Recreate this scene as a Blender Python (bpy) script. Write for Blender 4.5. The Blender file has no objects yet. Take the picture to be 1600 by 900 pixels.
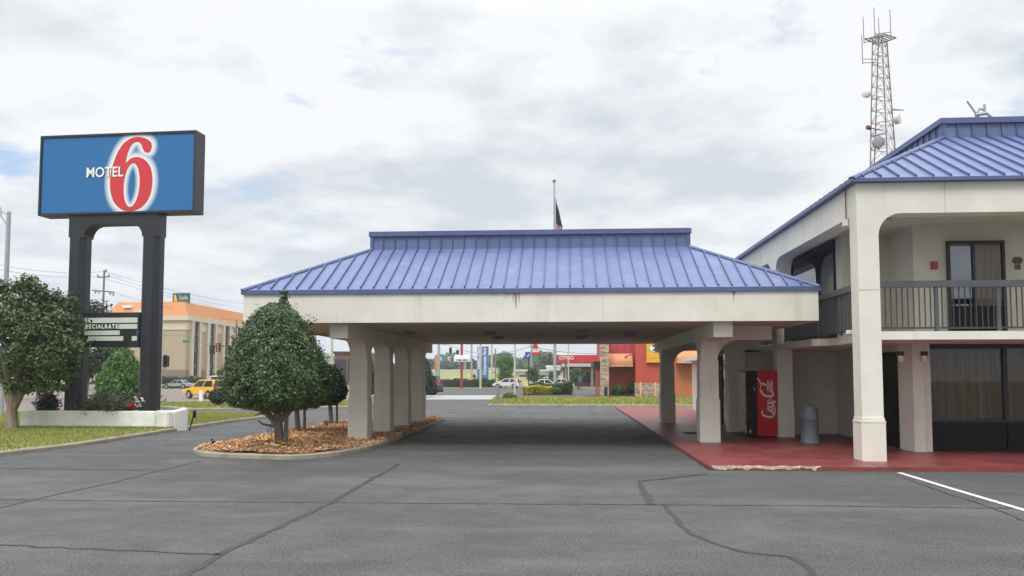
import bpy, bmesh, math, random
import numpy as np
from mathutils import Vector, Matrix
R = math.radians
rng = np.random.default_rng(7)
random.seed(7)
sc = bpy.context.scene
COL = sc.collection

# ------------------------------------------------------------------ camera
FPX, PPY, PITCH, YAW, EYE = 1244.0, 510.6, R(3.56), R(3.82), 1.8
cd = bpy.data.cameras.new('camera'); cam = bpy.data.objects.new('camera', cd); COL.objects.link(cam)
cam.location = (0, 0, EYE); cam.rotation_euler = (R(90) + PITCH, 0, YAW)
cd.sensor_width = 36; cd.lens = FPX / 1600 * 36; cd.shift_y = (PPY - 450) / 1600
cd.clip_end = 5000; cd.clip_start = .1
sc.camera = cam
C0 = np.array([0, 0, EYE])
FW = np.array([-math.sin(YAW) * math.cos(PITCH), math.cos(YAW) * math.cos(PITCH), math.sin(PITCH)])
RT = np.array([math.cos(YAW), math.sin(YAW), 0.]); UP = np.cross(RT, FW)
def ray(px, py): return FW + RT * (px - 800) / FPX + UP * (PPY - py) / FPX
def atz(px, py, z=0.):
    r = ray(px, py); return C0 + r * ((z - EYE) / r[2])
def aty(px, py, Y):
    r = ray(px, py); return C0 + r * (Y / r[1])
def atx(px, py, X):
    r = ray(px, py); return C0 + r * (X / r[0])
def g2(px, py, z=0.):
    p = atz(px, py, z); return (p[0], p[1])

# ------------------------------------------------------------------ materials
M = {}
def nn(nt, t, **kw):
    n = nt.nodes.new(t)
    for k, v in kw.items(): setattr(n, k, v)
    return n
def newmat(name):
    m = bpy.data.materials.new(name); m.use_nodes = True
    nt = m.node_tree; b = nt.nodes['Principled BSDF']; M[name] = m
    return m, nt, b
def noise(nt, vec, scale, detail=4, rough=.55):
    n = nn(nt, 'ShaderNodeTexNoise'); n.inputs['Scale'].default_value = scale
    n.inputs['Detail'].default_value = detail; n.inputs['Roughness'].default_value = rough
    nt.links.new(vec, n.inputs['Vector']); return n.outputs['Fac']
def mrange(nt, v, a, b, c, d):
    n = nn(nt, 'ShaderNodeMapRange'); n.inputs[1].default_value = a; n.inputs[2].default_value = b
    n.inputs[3].default_value = c; n.inputs[4].default_value = d
    nt.links.new(v, n.inputs[0]); return n.outputs[0]
def mixc(nt, f, a, b, mode='MIX'):
    n = nn(nt, 'ShaderNodeMix', data_type='RGBA', blend_type=mode)
    for sock, v in ((n.inputs[0], f), (n.inputs[6], a), (n.inputs[7], b)):
        if hasattr(v, 'is_linked'): nt.links.new(v, sock)
        elif isinstance(v, (int, float)): sock.default_value = v
        else: sock.default_value = (*v, 1)
    return n.outputs[2]
def coords(nt, scale=(1, 1, 1), kind='Object'):
    tc = nn(nt, 'ShaderNodeTexCoord')
    mp = nn(nt, 'ShaderNodeMapping'); mp.inputs['Scale'].default_value = scale
    nt.links.new(tc.outputs[kind], mp.inputs['Vector']); return mp.outputs[0]
def bumpn(nt, b, h, strength, dist=.02):
    n = nn(nt, 'ShaderNodeBump'); n.inputs['Strength'].default_value = strength; n.inputs['Distance'].default_value = dist
    nt.links.new(h, n.inputs['Height']); nt.links.new(n.outputs[0], b.inputs['Normal'])
def mat(name, col, rough=.6, var=.12, scale=2.5, stretch=(1, 1, 1), bump=0., bscale=60, metal=0., spec=.5, tint=None, tscale=.6, tamt=.5):
    m, nt, b = newmat(name)
    v = coords(nt, stretch)
    f = noise(nt, v, scale, 5, .6)
    lo = tuple(c * (1 - var) for c in col); hi = tuple(min(1, c * (1 + var)) for c in col)
    c = mixc(nt, mrange(nt, f, .3, .7, 0, 1), lo, hi)
    if tint is not None:
        f2 = noise(nt, coords(nt, stretch), tscale, 6, .65)
        c = mixc(nt, mrange(nt, f2, .52, .72, 0, tamt), c, tint)
    nt.links.new(c, b.inputs['Base Color'])
    nt.links.new(mrange(nt, f, .3, .7, max(.02, rough - .06), min(1, rough + .06)), b.inputs['Roughness'])
    b.inputs['Metallic'].default_value = metal; b.inputs['Specular IOR Level'].default_value = spec
    if bump: bumpn(nt, b, noise(nt, coords(nt), bscale, 3), bump)
    return m
def leafmat(name, col, rough=.45, spec=.4, trans=.2):
    m, nt, b = newmat(name)
    at = nn(nt, 'ShaderNodeAttribute', attribute_name='leafcol')
    c = mixc(nt, 1.0, at.outputs['Color'], col, 'MULTIPLY')
    nt.links.new(c, b.inputs['Base Color']); b.inputs['Roughness'].default_value = rough
    b.inputs['Specular IOR Level'].default_value = spec
    t = nn(nt, 'ShaderNodeBsdfTranslucent'); nt.links.new(c, t.inputs['Color'])
    mx = nn(nt, 'ShaderNodeMixShader'); mx.inputs[0].default_value = trans
    nt.links.new(b.outputs[0], mx.inputs[1]); nt.links.new(t.outputs[0], mx.inputs[2])
    nt.links.new(mx.outputs[0], nt.nodes['Material Output'].inputs['Surface'])
    return m
def glassmat(name, tint=(.5, .52, .54), ior=1.5, dark=.55):
    m, nt, b = newmat(name)
    nt.nodes.remove(b)
    tr = nn(nt, 'ShaderNodeBsdfTransparent'); tr.inputs[0].default_value = (*[t * dark for t in tint], 1)
    gl = nn(nt, 'ShaderNodeBsdfGlossy'); gl.inputs['Roughness'].default_value = .012; gl.inputs[0].default_value = (.93, .95, 1, 1)
    fr = nn(nt, 'ShaderNodeFresnel'); fr.inputs[0].default_value = ior
    mx = nn(nt, 'ShaderNodeMixShader'); nt.links.new(fr.outputs[0], mx.inputs[0])
    nt.links.new(tr.outputs[0], mx.inputs[1]); nt.links.new(gl.outputs[0], mx.inputs[2])
    nt.links.new(mx.outputs[0], nt.nodes['Material Output'].inputs['Surface'])
    return m

# asphalt: worn dark lot with brownish streaks and fine aggregate
def asphalt(name, lo, hi, brown, bamt):
    m, nt, b = newmat(name)
    v = coords(nt)
    big = noise(nt, coords(nt, (.6, 1, 1)), .30, 8, .66)
    mid = noise(nt, v, 1.5, 8, .68)
    agg = noise(nt, v, 38, 2, .6); fine = noise(nt, v, 120, 2, .7)
    wet = noise(nt, coords(nt, (.35, .9, 1)), .55, 7, .64)
    c = mixc(nt, mrange(nt, big, .40, .60, 0, 1), lo, hi)
    c = mixc(nt, mrange(nt, mid, .36, .68, 0, .55), c, tuple(x * .62 for x in lo))
    c = mixc(nt, mrange(nt, wet, .52, .62, 0, bamt), c, brown)
    # round dark drips where cars have stood
    vo = nn(nt, 'ShaderNodeTexVoronoi'); vo.inputs['Scale'].default_value = .42; nt.links.new(v, vo.inputs['Vector'])
    d = nn(nt, 'ShaderNodeMath', operation='ADD'); nt.links.new(vo.outputs['Distance'], d.inputs[0]); nt.links.new(mrange(nt, mid, 0, 1, -.25, .25), d.inputs[1])
    c = mixc(nt, mrange(nt, d.outputs[0], .02, .16, .5, 0), c, (.028, .028, .029))
    c = mixc(nt, mrange(nt, agg, .35, .65, 0, 1), mixc(nt, .46, c, (.012, .012, .013)), mixc(nt, .18, c, (.34, .335, .32)))
    c = mixc(nt, mrange(nt, fine, .62, .75, 0, .35), c, (.36, .35, .33))
    nt.links.new(c, b.inputs['Base Color'])
    nt.links.new(mrange(nt, mid, .3, .7, .60, .88), b.inputs['Roughness'])
    b.inputs['Specular IOR Level'].default_value = .35
    bumpn(nt, b, agg, .5, .012)
asphalt('asphalt', (.038, .040, .0405), (.082, .083, .082), (.125, .110, .093), .5)
asphalt('road_asphalt', (.21, .155, .125), (.27, .205, .17), (.17, .13, .11), .4)
mat('tar', (.028, .028, .029), .6, .3, 3)
mat('paint_line', (.70, .70, .68), .6, .15, 9, tint=(.16, .16, .16), tscale=7, tamt=.95)
mat('concrete', (.31, .27, .21), .85, .22, 2.2, bump=.3, bscale=30, tint=(.20, .17, .13), tscale=1.5, tamt=.6)
mat('apron', (.33, .33, .32), .85, .1, .6)
# painted stucco of the motel
m, nt, b = newmat('stucco')
v = coords(nt)
f = noise(nt, v, 1.1, 6, .6)
c = mixc(nt, mrange(nt, f, .3, .7, 0, 1), (.64, .615, .53), (.75, .725, .64))
vs = noise(nt, coords(nt, (2.6, 2.6, .16)), 1.2, 6, .7)
c = mixc(nt, mrange(nt, vs, .56, .78, 0, .38), c, (.34, .29, .22))
nt.links.new(c, b.inputs['Base Color']); b.inputs['Roughness'].default_value = .72; b.inputs['Specular IOR Level'].default_value = .3
bumpn(nt, b, noise(nt, coords(nt), 45, 4), .12, .01)
mat('stucco_wall', (.60, .57, .49), .8, .07, 1.4, bump=.12, bscale=50)
mat('soffit', (.56, .50, .41), .85, .12, 1.2, bump=.1, bscale=40)
mat('blue_roof', (.106, .142, .275), .46, .14, .9, stretch=(2.4, 2.4, .35), tint=(.17, .20, .36), tscale=.8, tamt=.6, spec=.5)
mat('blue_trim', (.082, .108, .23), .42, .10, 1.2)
mat('red_paint', (.205, .045, .043), .42, .3, 1.4, bump=.2, bscale=25, tint=(.085, .026, .027), tscale=.9, tamt=.85)
mat('bare_concrete', (.52, .44, .34), .9, .35, 9, bump=.5, bscale=30)
mat('rail_metal', (.040, .037, .037), .5, .15, 3)
mat('rail_top', (.075, .078, .085), .5, .15, 3)
mat('dark_frame', (.018, .016, .017), .4, .15, 4)
mat('dark_panel', (.014, .013, .015), .65, .2, 2, spec=.15)
mat('curtain', (.37, .28, .185), .9, .3, 2.2, stretch=(7, 7, .12))
mat('curtain_room', (.46, .37, .27), .9, .25, 2.2, stretch=(7, 7, .12))
glassmat('glass', (.95, .93, .9), 1.40, .85)
glassmat('bright_glass', (.8, .78, .74), 2.6, .7)
glassmat('mirror_glass', (.75, .8, .85), 3.0, .9)
glassmat('car_glass', (.25, .28, .3), 1.9, .35)
mat('sign_metal', (.018, .020, .024), .45, .25, 2, bump=.05, bscale=15)
mat('sign_strip', (.55, .60, .52), .5, .06, 2)
mat('white_letter', (.85, .86, .86), .45, .03, 2)
mat('planter_white', (.78, .78, .71), .8, .1, 1.5, bump=.3, bscale=25, tint=(.42, .42, .36), tscale=.9, tamt=.5)
mat('brick_red', (.20, .09, .06), .85, .2, 8)
mat('bark', (.17, .135, .105), .9, .35, 7, stretch=(3, 3, .6), bump=.8, bscale=25)
mat('bark_pale', (.24, .18, .135), .85, .3, 5, stretch=(3, 3, .5), bump=.6, bscale=20)
mat('soil', (.06, .045, .03), .95, .3, 8)
mat('grey_plastic', (.115, .135, .165), .5, .12, 5)
mat('vend_red', (.58, .008, .016), .45, .05, 2, spec=.25)
mat('vend_black', (.008, .008, .009), .5, .1, 2, spec=.2)
mat('vend_art', (.34, .22, .18), .35, .8, 7, tint=(.02, .01, .012), tscale=4, tamt=1)
mat('steel', (.32, .33, .34), .5, .15, 3)
mat('tower_steel', (.20, .185, .19), .6, .2, .4, tint=(.26, .12, .12), tscale=.25, tamt=.8)
mat('dish_white', (.68, .66, .62), .5, .08, 2)
mat('dish_grey', (.25, .27, .27), .6, .1, 2)
mat('wood_pole', (.20, .165, .135), .9, .25, 3, stretch=(3, 3, .4))
mat('pale_pole', (.50, .47, .40), .6, .1, 2)
mat('pole_grey', (.34, .36, .38), .5, .1, 2)
mat('wire', (.07, .07, .075), .6, .05, 2)
mat('flag_navy', (.012, .016, .05), .8, .15, 3)
mat('flag_red', (.35, .03, .035), .8, .15, 3)
mat('flag_white', (.7, .7, .7), .8, .05, 3)
mat('hotel_wall', (.46, .355, .25), .85, .07, .6)
mat('hotel_pale', (.68, .56, .43), .85, .06, .6)
mat('hotel_base', (.25, .18, .13), .85, .12, .8)
mat('hotel_roof', (.50, .205, .07), .75, .08, .4, stretch=(3, 3, .5))
mat('hotel_window', (.030, .028, .040), .15, .3, .5)
mat('green_sign', (.02, .10, .075), .5, .1, 2)
mat('street_green', (.02, .22, .12), .5, .1, 2)
mat('yellow_paint', (.80, .48, .04), .25, .03, 2)
mat('silver_paint', (.42, .43, .45), .3, .03, 2, metal=.4)
mat('white_paint', (.70, .70, .69), .25, .03, 2)
mat('dark_paint', (.012, .016, .022), .25, .1, 2)
mat('tyre', (.018, .018, .018), .85, .1, 5)
mat('rim', (.40, .40, .41), .35, .1, 5, metal=.6)
mat('tail_red', (.40, .012, .015), .25, .05, 3)
mat('lamp_clear', (.75, .75, .72), .2, .03, 3)
mat('signal_black', (.015, .015, .014), .6, .1, 5)
mat('signal_orange', (.40, .11, .05), .6, .1, 5)
mat('rest_red', (.50, .080, .048), .75, .08, .8)
mat('rest_pink', (.46, .075, .095), .7, .12, .8)
mat('rest_orange', (.50, .165, .055), .8, .08, .7)
mat('rest_rust', (.34, .085, .040), .8, .1, .7)
mat('awning', (.62, .27, .125), .8, .08, 1.2)
mat('awning_hem', (.66, .42, .26), .8, .08, 1.2)
m, nt, b = newmat('stone')
vv = nn(nt, 'ShaderNodeTexVoronoi'); vv.inputs['Scale'].default_value = 4.5
nt.links.new(coords(nt, (.7, .7, 1.9)), vv.inputs['Vector'])
sepv = nn(nt, 'ShaderNodeSeparateColor'); nt.links.new(vv.outputs['Color'], sepv.inputs[0])
c = mixc(nt, sepv.outputs[0], (.24, .17, .11), (.55, .44, .32))
nt.links.new(c, b.inputs['Base Color']); b.inputs['Roughness'].default_value = .9
bumpn(nt, b, vv.outputs['Distance'], .8, .04)
mat('sign_yellow', (.80, .42, .03), .5, .04, 2)
mat('emblem_green', (.35, .55, .10), .5, .05, 2)
mat('emblem_dark', (.16, .06, .03), .5, .05, 2)
mat('post_yellow', (.72, .47, .22), .6, .08, 2)
mat('gas_red', (.52, .025, .035), .45, .06, .6)
mat('gas_building', (.20, .07, .055), .8, .2, .8)
mat('banner_blue', (.05, .17, .36), .6, .06, 1)
mat('sign_blue', (.03, .06, .32), .5, .05, 1)
mat('sign_green', (.01, .30, .07), .5, .05, 1)
mat('sign_purple', (.22, .08, .25), .5, .05, 1)
mat('red_pole', (.36, .045, .045), .5, .1, 1)
mat('orange_sign', (.55, .22, .05), .6, .12, 1)
mat('far_white', (.62, .60, .55), .8, .08, .3)
mat('far_roof', (.36, .33, .32), .8, .1, .3)
mat('shirt', (.12, .11, .16), .9, .1, 5)
mat('trouser', (.035, .035, .045), .9, .1, 5)
mat('skin', (.20, .12, .085), .6, .05, 5)
mat('hair', (.02, .015, .012), .7, .05, 5)
mat('bollard_grey', (.20, .195, .19), .7, .12, 3)
mat('alarm_red', (.35, .05, .04), .5, .1, 3)
mat('plaque', (.10, .075, .06), .6, .2, 9)
mat('lamp_dark', (.012, .012, .013), .45, .1, 3)
mat('lamp_glass', (.78, .72, .64), .3, .05, 3)
mat('lawn', (.17, .19, .055), .95, .3, 1.8, tint=(.30, .26, .12), tscale=.8, tamt=.7, bump=.4, bscale=30)
mat('field', (.235, .225, .075), .95, .22, .05, tint=(.13, .17, .05), tscale=.03, tamt=.5)
mat('ground_grass', (.12, .14, .045), .95, .25, .08)
mat('mulch_base', (.26, .14, .065), .95, .35, 9, bump=.6, bscale=25)
leafmat('mulch_chip', (.58, .34, .17), .85, .2, 0)
leafmat('grass_blade', (.27, .30, .085), .7, .2, .3)
leafmat('holly_leaf', (.053, .092, .025), .34, .42, .08)
leafmat('dark_leaf', (.026, .046, .024), .5, .35, .12)
leafmat('oak_leaf', (.072, .102, .033), .5, .35, .25)
leafmat('bright_leaf', (.075, .165, .035), .5, .35, .25)
leafmat('azalea_leaf', (.085, .10, .04), .5, .3, .2)
leafmat('weed_leaf', (.13, .30, .05), .5, .3, .3)
leafmat('far_leaf', (.080, .112, .072), .8, .1, .15)  # greyed toward blue: distance haze put into the leaf colour
leafmat('yellow_leaf', (.40, .36, .05), .6, .2, .25)
leafmat('hedge_leaf', (.075, .115, .04), .55, .3, .2)
leafmat('petal', (.55, .03, .05), .6, .2, .3)

# ------------------------------------------------------------------ mesh building
ORG = {}
class MB:
    def __init__(s): s.v = []; s.f = []; s.m = []
    def add(s, vs, fs, mi=0):
        o = len(s.v); s.v += [tuple(map(float, p)) for p in vs]
        s.f += [tuple(i + o for i in f) for f in fs]; s.m += [mi] * len(fs); return s
    def box(s, x0, x1, y0, y1, z0, z1, mi=0):
        vs = [(x, y, z) for z in (z0, z1) for y in (y0, y1) for x in (x0, x1)]
        return s.add(vs, [(0, 2, 3, 1), (4, 5, 7, 6), (0, 1, 5, 4), (2, 6, 7, 3), (0, 4, 6, 2), (1, 3, 7, 5)], mi)
    def cbox(s, x, y, z0, wx, wy, h, mi=0, c=0.):     # box with chamfered vertical edges
        if c <= 0: return s.box(x - wx / 2, x + wx / 2, y - wy / 2, y + wy / 2, z0, z0 + h, mi)
        a, b_ = wx / 2, wy / 2
        pts = [(-a + c, -b_), (a - c, -b_), (a, -b_ + c), (a, b_ - c), (a - c, b_), (-a + c, b_), (-a, b_ - c), (-a, -b_ + c)]
        return s.prism([(x + p, y + q) for p, q in pts], z0, z0 + h, mi)
    def prism(s, poly, z0, z1, mi=0):
        n = len(poly)
        vs = [(p[0], p[1], z0) for p in poly] + [(p[0], p[1], z1) for p in poly]
        return s.add(vs, [tuple(range(n - 1, -1, -1)), tuple(range(n, 2 * n))] + [(i, (i + 1) % n, n + (i + 1) % n, n + i) for i in range(n)], mi)
    def extr(s, poly, a0, a1, axis, mi=0):            # polygon in the plane normal to axis, extruded a0..a1
        n = len(poly)
        def P(p, a): return (a, p[0], p[1]) if axis == 'x' else (p[0], a, p[1])
        vs = [P(p, a0) for p in poly] + [P(p, a1) for p in poly]
        return s.add(vs, [tuple(range(n - 1, -1, -1)), tuple(range(n, 2 * n))] + [(i, (i + 1) % n, n + (i + 1) % n, n + i) for i in range(n)], mi)
    def tube(s, pts, rad, n=8, mi=0, cap=True):
        pts = [Vector(p) for p in pts]
        rad = [rad] * len(pts) if isinstance(rad, (int, float)) else rad
        rings = []; vs = []
        for i, p in enumerate(pts):
            d = (pts[min(i + 1, len(pts) - 1)] - pts[max(i - 1, 0)]).normalized()
            a = d.cross(Vector((0, 0, 1)) if abs(d.z) < .9 else Vector((1, 0, 0))).normalized(); b_ = d.cross(a)
            for k in range(n):
                t = 2 * math.pi * k / n
                vs.append(p + a * (rad[i] * math.cos(t)) + b_ * (rad[i] * math.sin(t)))
        fs = []
        for i in range(len(pts) - 1):
            for k in range(n):
                fs.append((i * n + k, i * n + (k + 1) % n, (i + 1) * n + (k + 1) % n, (i + 1) * n + k))
        if cap: fs += [tuple(range(n - 1, -1, -1)), tuple(range((len(pts) - 1) * n, len(pts) * n))]
        return s.add(vs, fs, mi)
    def lathe(s, prof, c=(0, 0, 0), n=20, mi=0, axis='z'):
        vs = []; fs = []
        for r, z in prof:
            for k in range(n):
                t = 2 * math.pi * k / n
                q = (r * math.cos(t), r * math.sin(t), z)
                if axis == 'x': q = (q[2], q[0], q[1])
                if axis == 'y': q = (q[0], q[2], q[1])
                vs.append((c[0] + q[0], c[1] + q[1], c[2] + q[2]))
        for i in range(len(prof) - 1):
            for k in range(n): fs.append((i * n + k, i * n + (k + 1) % n, (i + 1) * n + (k + 1) % n, (i + 1) * n + k))
        fs += [tuple(range(n - 1, -1, -1)), tuple(range((len(prof) - 1) * n, len(prof) * n))]
        return s.add(vs, fs, mi)
    def bar(s, p, q, w, h, nrm, mi=0):                # rib lying on a surface of normal nrm
        p, q, nrm = Vector(p), Vector(q), Vector(nrm).normalized()
        d = (q - p).normalized(); a = d.cross(nrm).normalized() * (w / 2); u = nrm * h; dn = nrm * -.004
        vs = [p - a + dn, p + a + dn, q + a + dn, q - a + dn, p - a * .6 + u, p + a * .6 + u, q + a * .6 + u, q - a * .6 + u]
        return s.add(vs, [(0, 1, 2, 3), (4, 7, 6, 5), (0, 4, 5, 1), (1, 5, 6, 2), (2, 6, 7, 3), (3, 7, 4, 0)], mi)
    def ribbon(s, pts, w, z, mi=0):                   # flat strip on the ground
        pts = [Vector((p[0], p[1], 0)) for p in pts]; vs = []
        ww = [w] * len(pts) if isinstance(w, (int, float)) else w
        for i, p in enumerate(pts):
            d = (pts[min(i + 1, len(pts) - 1)] - pts[max(i - 1, 0)]).normalized(); a = Vector((-d.y, d.x, 0)) * ww[i] / 2
            vs += [(p.x + a.x, p.y + a.y, z), (p.x - a.x, p.y - a.y, z)]
        return s.add(vs, [(2 * i, 2 * i + 1, 2 * i + 3, 2 * i + 2) for i in range(len(pts) - 1)], mi)
    def build(s, name, mats, parent=None, local=False, bevel=0., smooth=False):
        me = bpy.data.meshes.new(name)
        vs = s.v
        if parent is not None and not local:
            loc, rz = ORG[parent]; c_, s_ = math.cos(-rz), math.sin(-rz)
            vs = [((x - loc[0]) * c_ - (y - loc[1]) * s_, (x - loc[0]) * s_ + (y - loc[1]) * c_, z - loc[2]) for x, y, z in vs]
        me.from_pydata(vs, [], s.f)
        if isinstance(mats, str): mats = [mats]
        for k in mats: me.materials.append(M[k])
        me.polygons.foreach_set('material_index', s.m)
        bm = bmesh.new(); bm.from_mesh(me); bmesh.ops.recalc_face_normals(bm, faces=bm.faces)
        if bevel:
            bmesh.ops.bevel(bm, geom=[e for e in bm.edges if len(e.link_faces) == 2 and e.calc_face_angle(0) > .6], offset=bevel, segments=2, affect='EDGES', clamp_overlap=True)
        bm.to_mesh(me); bm.free()
        if smooth: me.polygons.foreach_set('use_smooth', [True] * len(me.polygons)); me.set_sharp_from_angle(angle=R(40))
        return link(name, me, parent)
def link(name, me, parent=None):
    o = bpy.data.objects.new(name, me); COL.objects.link(o)
    if parent is not None: o.parent = parent; ORG[o] = ORG[parent]
    else: ORG[o] = ((0, 0, 0), 0)
    return o
def tag(o, label=None, cat=None, group=None, kind=None):
    if label: o['label'] = label
    if cat: o['category'] = cat
    if group: o['group'] = group
    if kind: o['kind'] = kind
    return o
def thing(name, label, cat, loc=(0, 0, 0), rz=0., group=None):
    o = bpy.data.objects.new(name, None); COL.objects.link(o); o.empty_display_size = .3
    o.location = tuple(map(float, loc)); o.rotation_euler = (0, 0, rz); ORG[o] = (tuple(map(float, loc)), rz)
    return tag(o, label, cat, group)
def struct(o, label, cat): return tag(o, label, cat, kind='structure')
def textmesh(name, txt, size, matname, parent, M4, bold=0., extr=.006, width=None, shear=0., local=True, spacing=1.):
    cu = bpy.data.curves.new(name, 'FONT'); cu.body = txt; cu.size = size; cu.extrude = extr; cu.offset = bold
    cu.align_x = 'CENTER'; cu.align_y = 'CENTER'; cu.shear = shear; cu.resolution_u = 3; cu.space_character = spacing
    ob = bpy.data.objects.new(name, cu); COL.objects.link(ob)
    dg = bpy.context.evaluated_depsgraph_get()
    me = bpy.data.meshes.new_from_object(ob.evaluated_get(dg)); bpy.data.objects.remove(ob); bpy.data.curves.remove(cu)
    me.name = name; me.materials.clear(); me.materials.append(M[matname])
    if width:
        xs = [v.co.x for v in me.vertices]; k = width / (max(xs) - min(xs)); me.transform(Matrix.Diagonal((k, 1, 1, 1)))
    me.transform(M4)
    if parent is not None and not local:
        loc, rz = ORG[parent]; me.transform(Matrix.Rotation(-rz, 4, 'Z') @ Matrix.Translation([-t for t in loc]))
    return link(name, me, parent)
def facing(x, y, z, rz=0., roll=0.):   # text plane facing -Y, optionally turned by rz and rolled in its plane
    return Matrix.Translation((x, y, z)) @ Matrix.Rotation(rz, 4, 'Z') @ Matrix.Rotation(R(90), 4, 'X') @ Matrix.Rotation(roll, 4, 'Z')

def leafmesh(name, mats, parent, P, N, size, colv, aspect=.5, smooth=False, sizes=None):
    """P positions, N normals (n,3): one kite-shaped leaf each, per-leaf colour in 'leafcol'."""
    n = len(P)
    N = N / (np.linalg.norm(N, axis=1, keepdims=True) + 1e-9)
    t = rng.normal(size=(n, 3)); a = np.cross(N, t); a /= (np.linalg.norm(a, axis=1, keepdims=True) + 1e-9); b_ = np.cross(N, a)
    s_ = (size * rng.uniform(.65, 1.3, n) if sizes is None else sizes)[:, None]
    V = np.stack([P - a * s_ * .5, P + b_ * s_ * aspect * .5 + N * s_ * .08, P + a * s_ * .5, P - b_ * s_ * aspect * .5 + N * s_ * .08], 1).reshape(-1, 3)
    if parent is not None:
        loc, rz = ORG[parent]; V = V - np.array(loc)
    me = bpy.data.meshes.new(name)
    me.vertices.add(4 * n); me.vertices.foreach_set('co', V.astype(np.float32).ravel())
    me.loops.add(4 * n); me.loops.foreach_set('vertex_index', np.arange(4 * n, dtype=np.int32))
    me.polygons.add(n); me.polygons.foreach_set('loop_start', np.arange(0, 4 * n, 4, dtype=np.int32))
    me.polygons.foreach_set('loop_total', np.full(n, 4, dtype=np.int32))
    me.update(calc_edges=True)
    at = me.attributes.new('leafcol', 'FLOAT_COLOR', 'POINT')
    cc = np.ones((n, 4)); cc[:, :3] = colv; cc = np.repeat(cc, 4, 0)
    at.data.foreach_set('color', cc.astype(np.float32).ravel())
    me.materials.append(M[mats])
    return link(name, me, parent)
def leafcols(n, P=None, spread=.35, warm=.12, cell=.5):
    k = rng.lognormal(0, spread, n)
    if P is not None:   # neighbouring leaves of one shoot share a shade
        q = np.floor(P / cell).astype(int); h = (q[:, 0] * 73856093 ^ q[:, 1] * 19349663 ^ q[:, 2] * 83492791) % 1000 / 1000.
        k = k * (.75 + .55 * h)
    w = rng.normal(0, warm, n)
    return np.stack([k * (1 + w), k, k * (1 - .6 * w)], 1)
def crown(name, matname, parent, blobs, n, leaf, shell=.55, spread=.3, warm=.12, aspect=.5, rough=.12, cell=.4, up=.3):
    B = np.array(blobs, float); vol = B[:, 3] * B[:, 4] * B[:, 5]; idx = rng.choice(len(B), n, p=vol ** .75 / (vol ** .75).sum())
    d = rng.normal(size=(n, 3)); d /= np.linalg.norm(d, axis=1, keepdims=True)
    r = (shell + (1 - shell) * rng.random(n) ** .7) * (1 + rng.normal(0, rough * .5, n))
    lump = 1 + rough * (np.sin(d[:, 0] * 7 + idx) * np.sin(d[:, 1] * 6 + 2 * idx) + np.sin(d[:, 2] * 8 + 3 * idx)) * .7
    P = B[idx, :3] + d * B[idx, 3:6] * (r * lump)[:, None]
    N = d * .8 + rng.normal(size=(n, 3)) * .55 + np.array([0, 0, up])
    return leafmesh(name, matname, parent, P, N, leaf, leafcols(n, P, spread, warm, cell), aspect)
def blob_core(name, matname, parent, blobs, k=.72):
    mb = MB()
    for (x, y, z, a, b_, c) in blobs:
        prof = [(max(.01, math.sin(t) * 1), -math.cos(t)) for t in np.linspace(0.05, math.pi - .05, 9)]
        o = len(mb.v); mb.lathe(prof, (0, 0, 0), 12)
        for i in range(o, len(mb.v)):
            v = mb.v[i]; mb.v[i] = (x + v[0] * a * k, y + v[1] * b_ * k, z + v[2] * c * k)
    ob = mb.build(name, matname, parent)
    at = ob.data.attributes.new('leafcol', 'FLOAT_COLOR', 'POINT')
    at.data.foreach_set('color', np.tile([.5, .5, .5, 1], len(ob.data.vertices)).astype(np.float32))  # solid core in darkened leaf colour, painting the shade inside the foliage
    return ob

# ------------------------------------------------------------------ world and sun
SUN_EL, SUN_AZ = R(56), R(200)          # azimuth measured clockwise from +Y; 200 deg = behind the camera, a little to the left
w = bpy.data.worlds.new('World'); sc.world = w; w.use_nodes = True
nt = w.node_tree; bg = nt.nodes['Background']
sky = nn(nt, 'ShaderNodeTexSky', sky_type='NISHITA'); sky.sun_disc = False
sky.sun_elevation = SUN_EL; sky.sun_rotation = SUN_AZ; sky.air_density = 1.2; sky.dust_density = 1.5
tc = nn(nt, 'ShaderNodeTexCoord'); sx = nn(nt, 'ShaderNodeSeparateXYZ'); nt.links.new(tc.outputs['Generated'], sx.inputs[0])
def mth(op, a, b_=None):
    n = nn(nt, 'ShaderNodeMath', operation=op)
    for i, v in enumerate((a, b_)):
        if v is None: continue
        if isinstance(v, (int, float)): n.inputs[i].default_value = v
        else: nt.links.new(v, n.inputs[i])
    return n.outputs[0]
zc = mth('MAXIMUM', sx.outputs[2], 0.0); zz = mth('ADD', zc, .16)
cx = nn(nt, 'ShaderNodeCombineXYZ'); nt.links.new(mth('DIVIDE', sx.outputs[0], zz), cx.inputs[0]); nt.links.new(mth('DIVIDE', sx.outputs[1], zz), cx.inputs[1])
cx.inputs[2].default_value = 4.3
n1 = noise(nt, cx.outputs[0], 2.3, 9, .58)
n2 = noise(nt, cx.outputs[0], 1.0, 3, .5)
mp = nn(nt, 'ShaderNodeMapping'); mp.inputs['Location'].default_value = (3.1, 9.4, 2); nt.links.new(cx.outputs[0], mp.inputs[0])
n3 = noise(nt, mp.outputs[0], 1.5, 8, .6)
shade = mrange(nt, mixc(nt, .4, n1, n2), .41, .54, 0, 1)
cloud = mixc(nt, shade, (4.9, 5.25, 5.75), (7.0, 7.12, 7.25))
horiz = mrange(nt, zc, 0, .22, .55, 0)
cloud = mixc(nt, horiz, cloud, (6.1, 6.5, 7.0))
gain = mth('ADD', 1.0, mth('MULTIPLY', mth('POWER', mth('MAXIMUM', mth('SUBTRACT', zc, .42), 0), 1.1), 4.6))
cl = nn(nt, 'ShaderNodeVectorMath', operation='SCALE'); nt.links.new(cloud, cl.inputs[0]); nt.links.new(gain, cl.inputs['Scale'])
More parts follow.
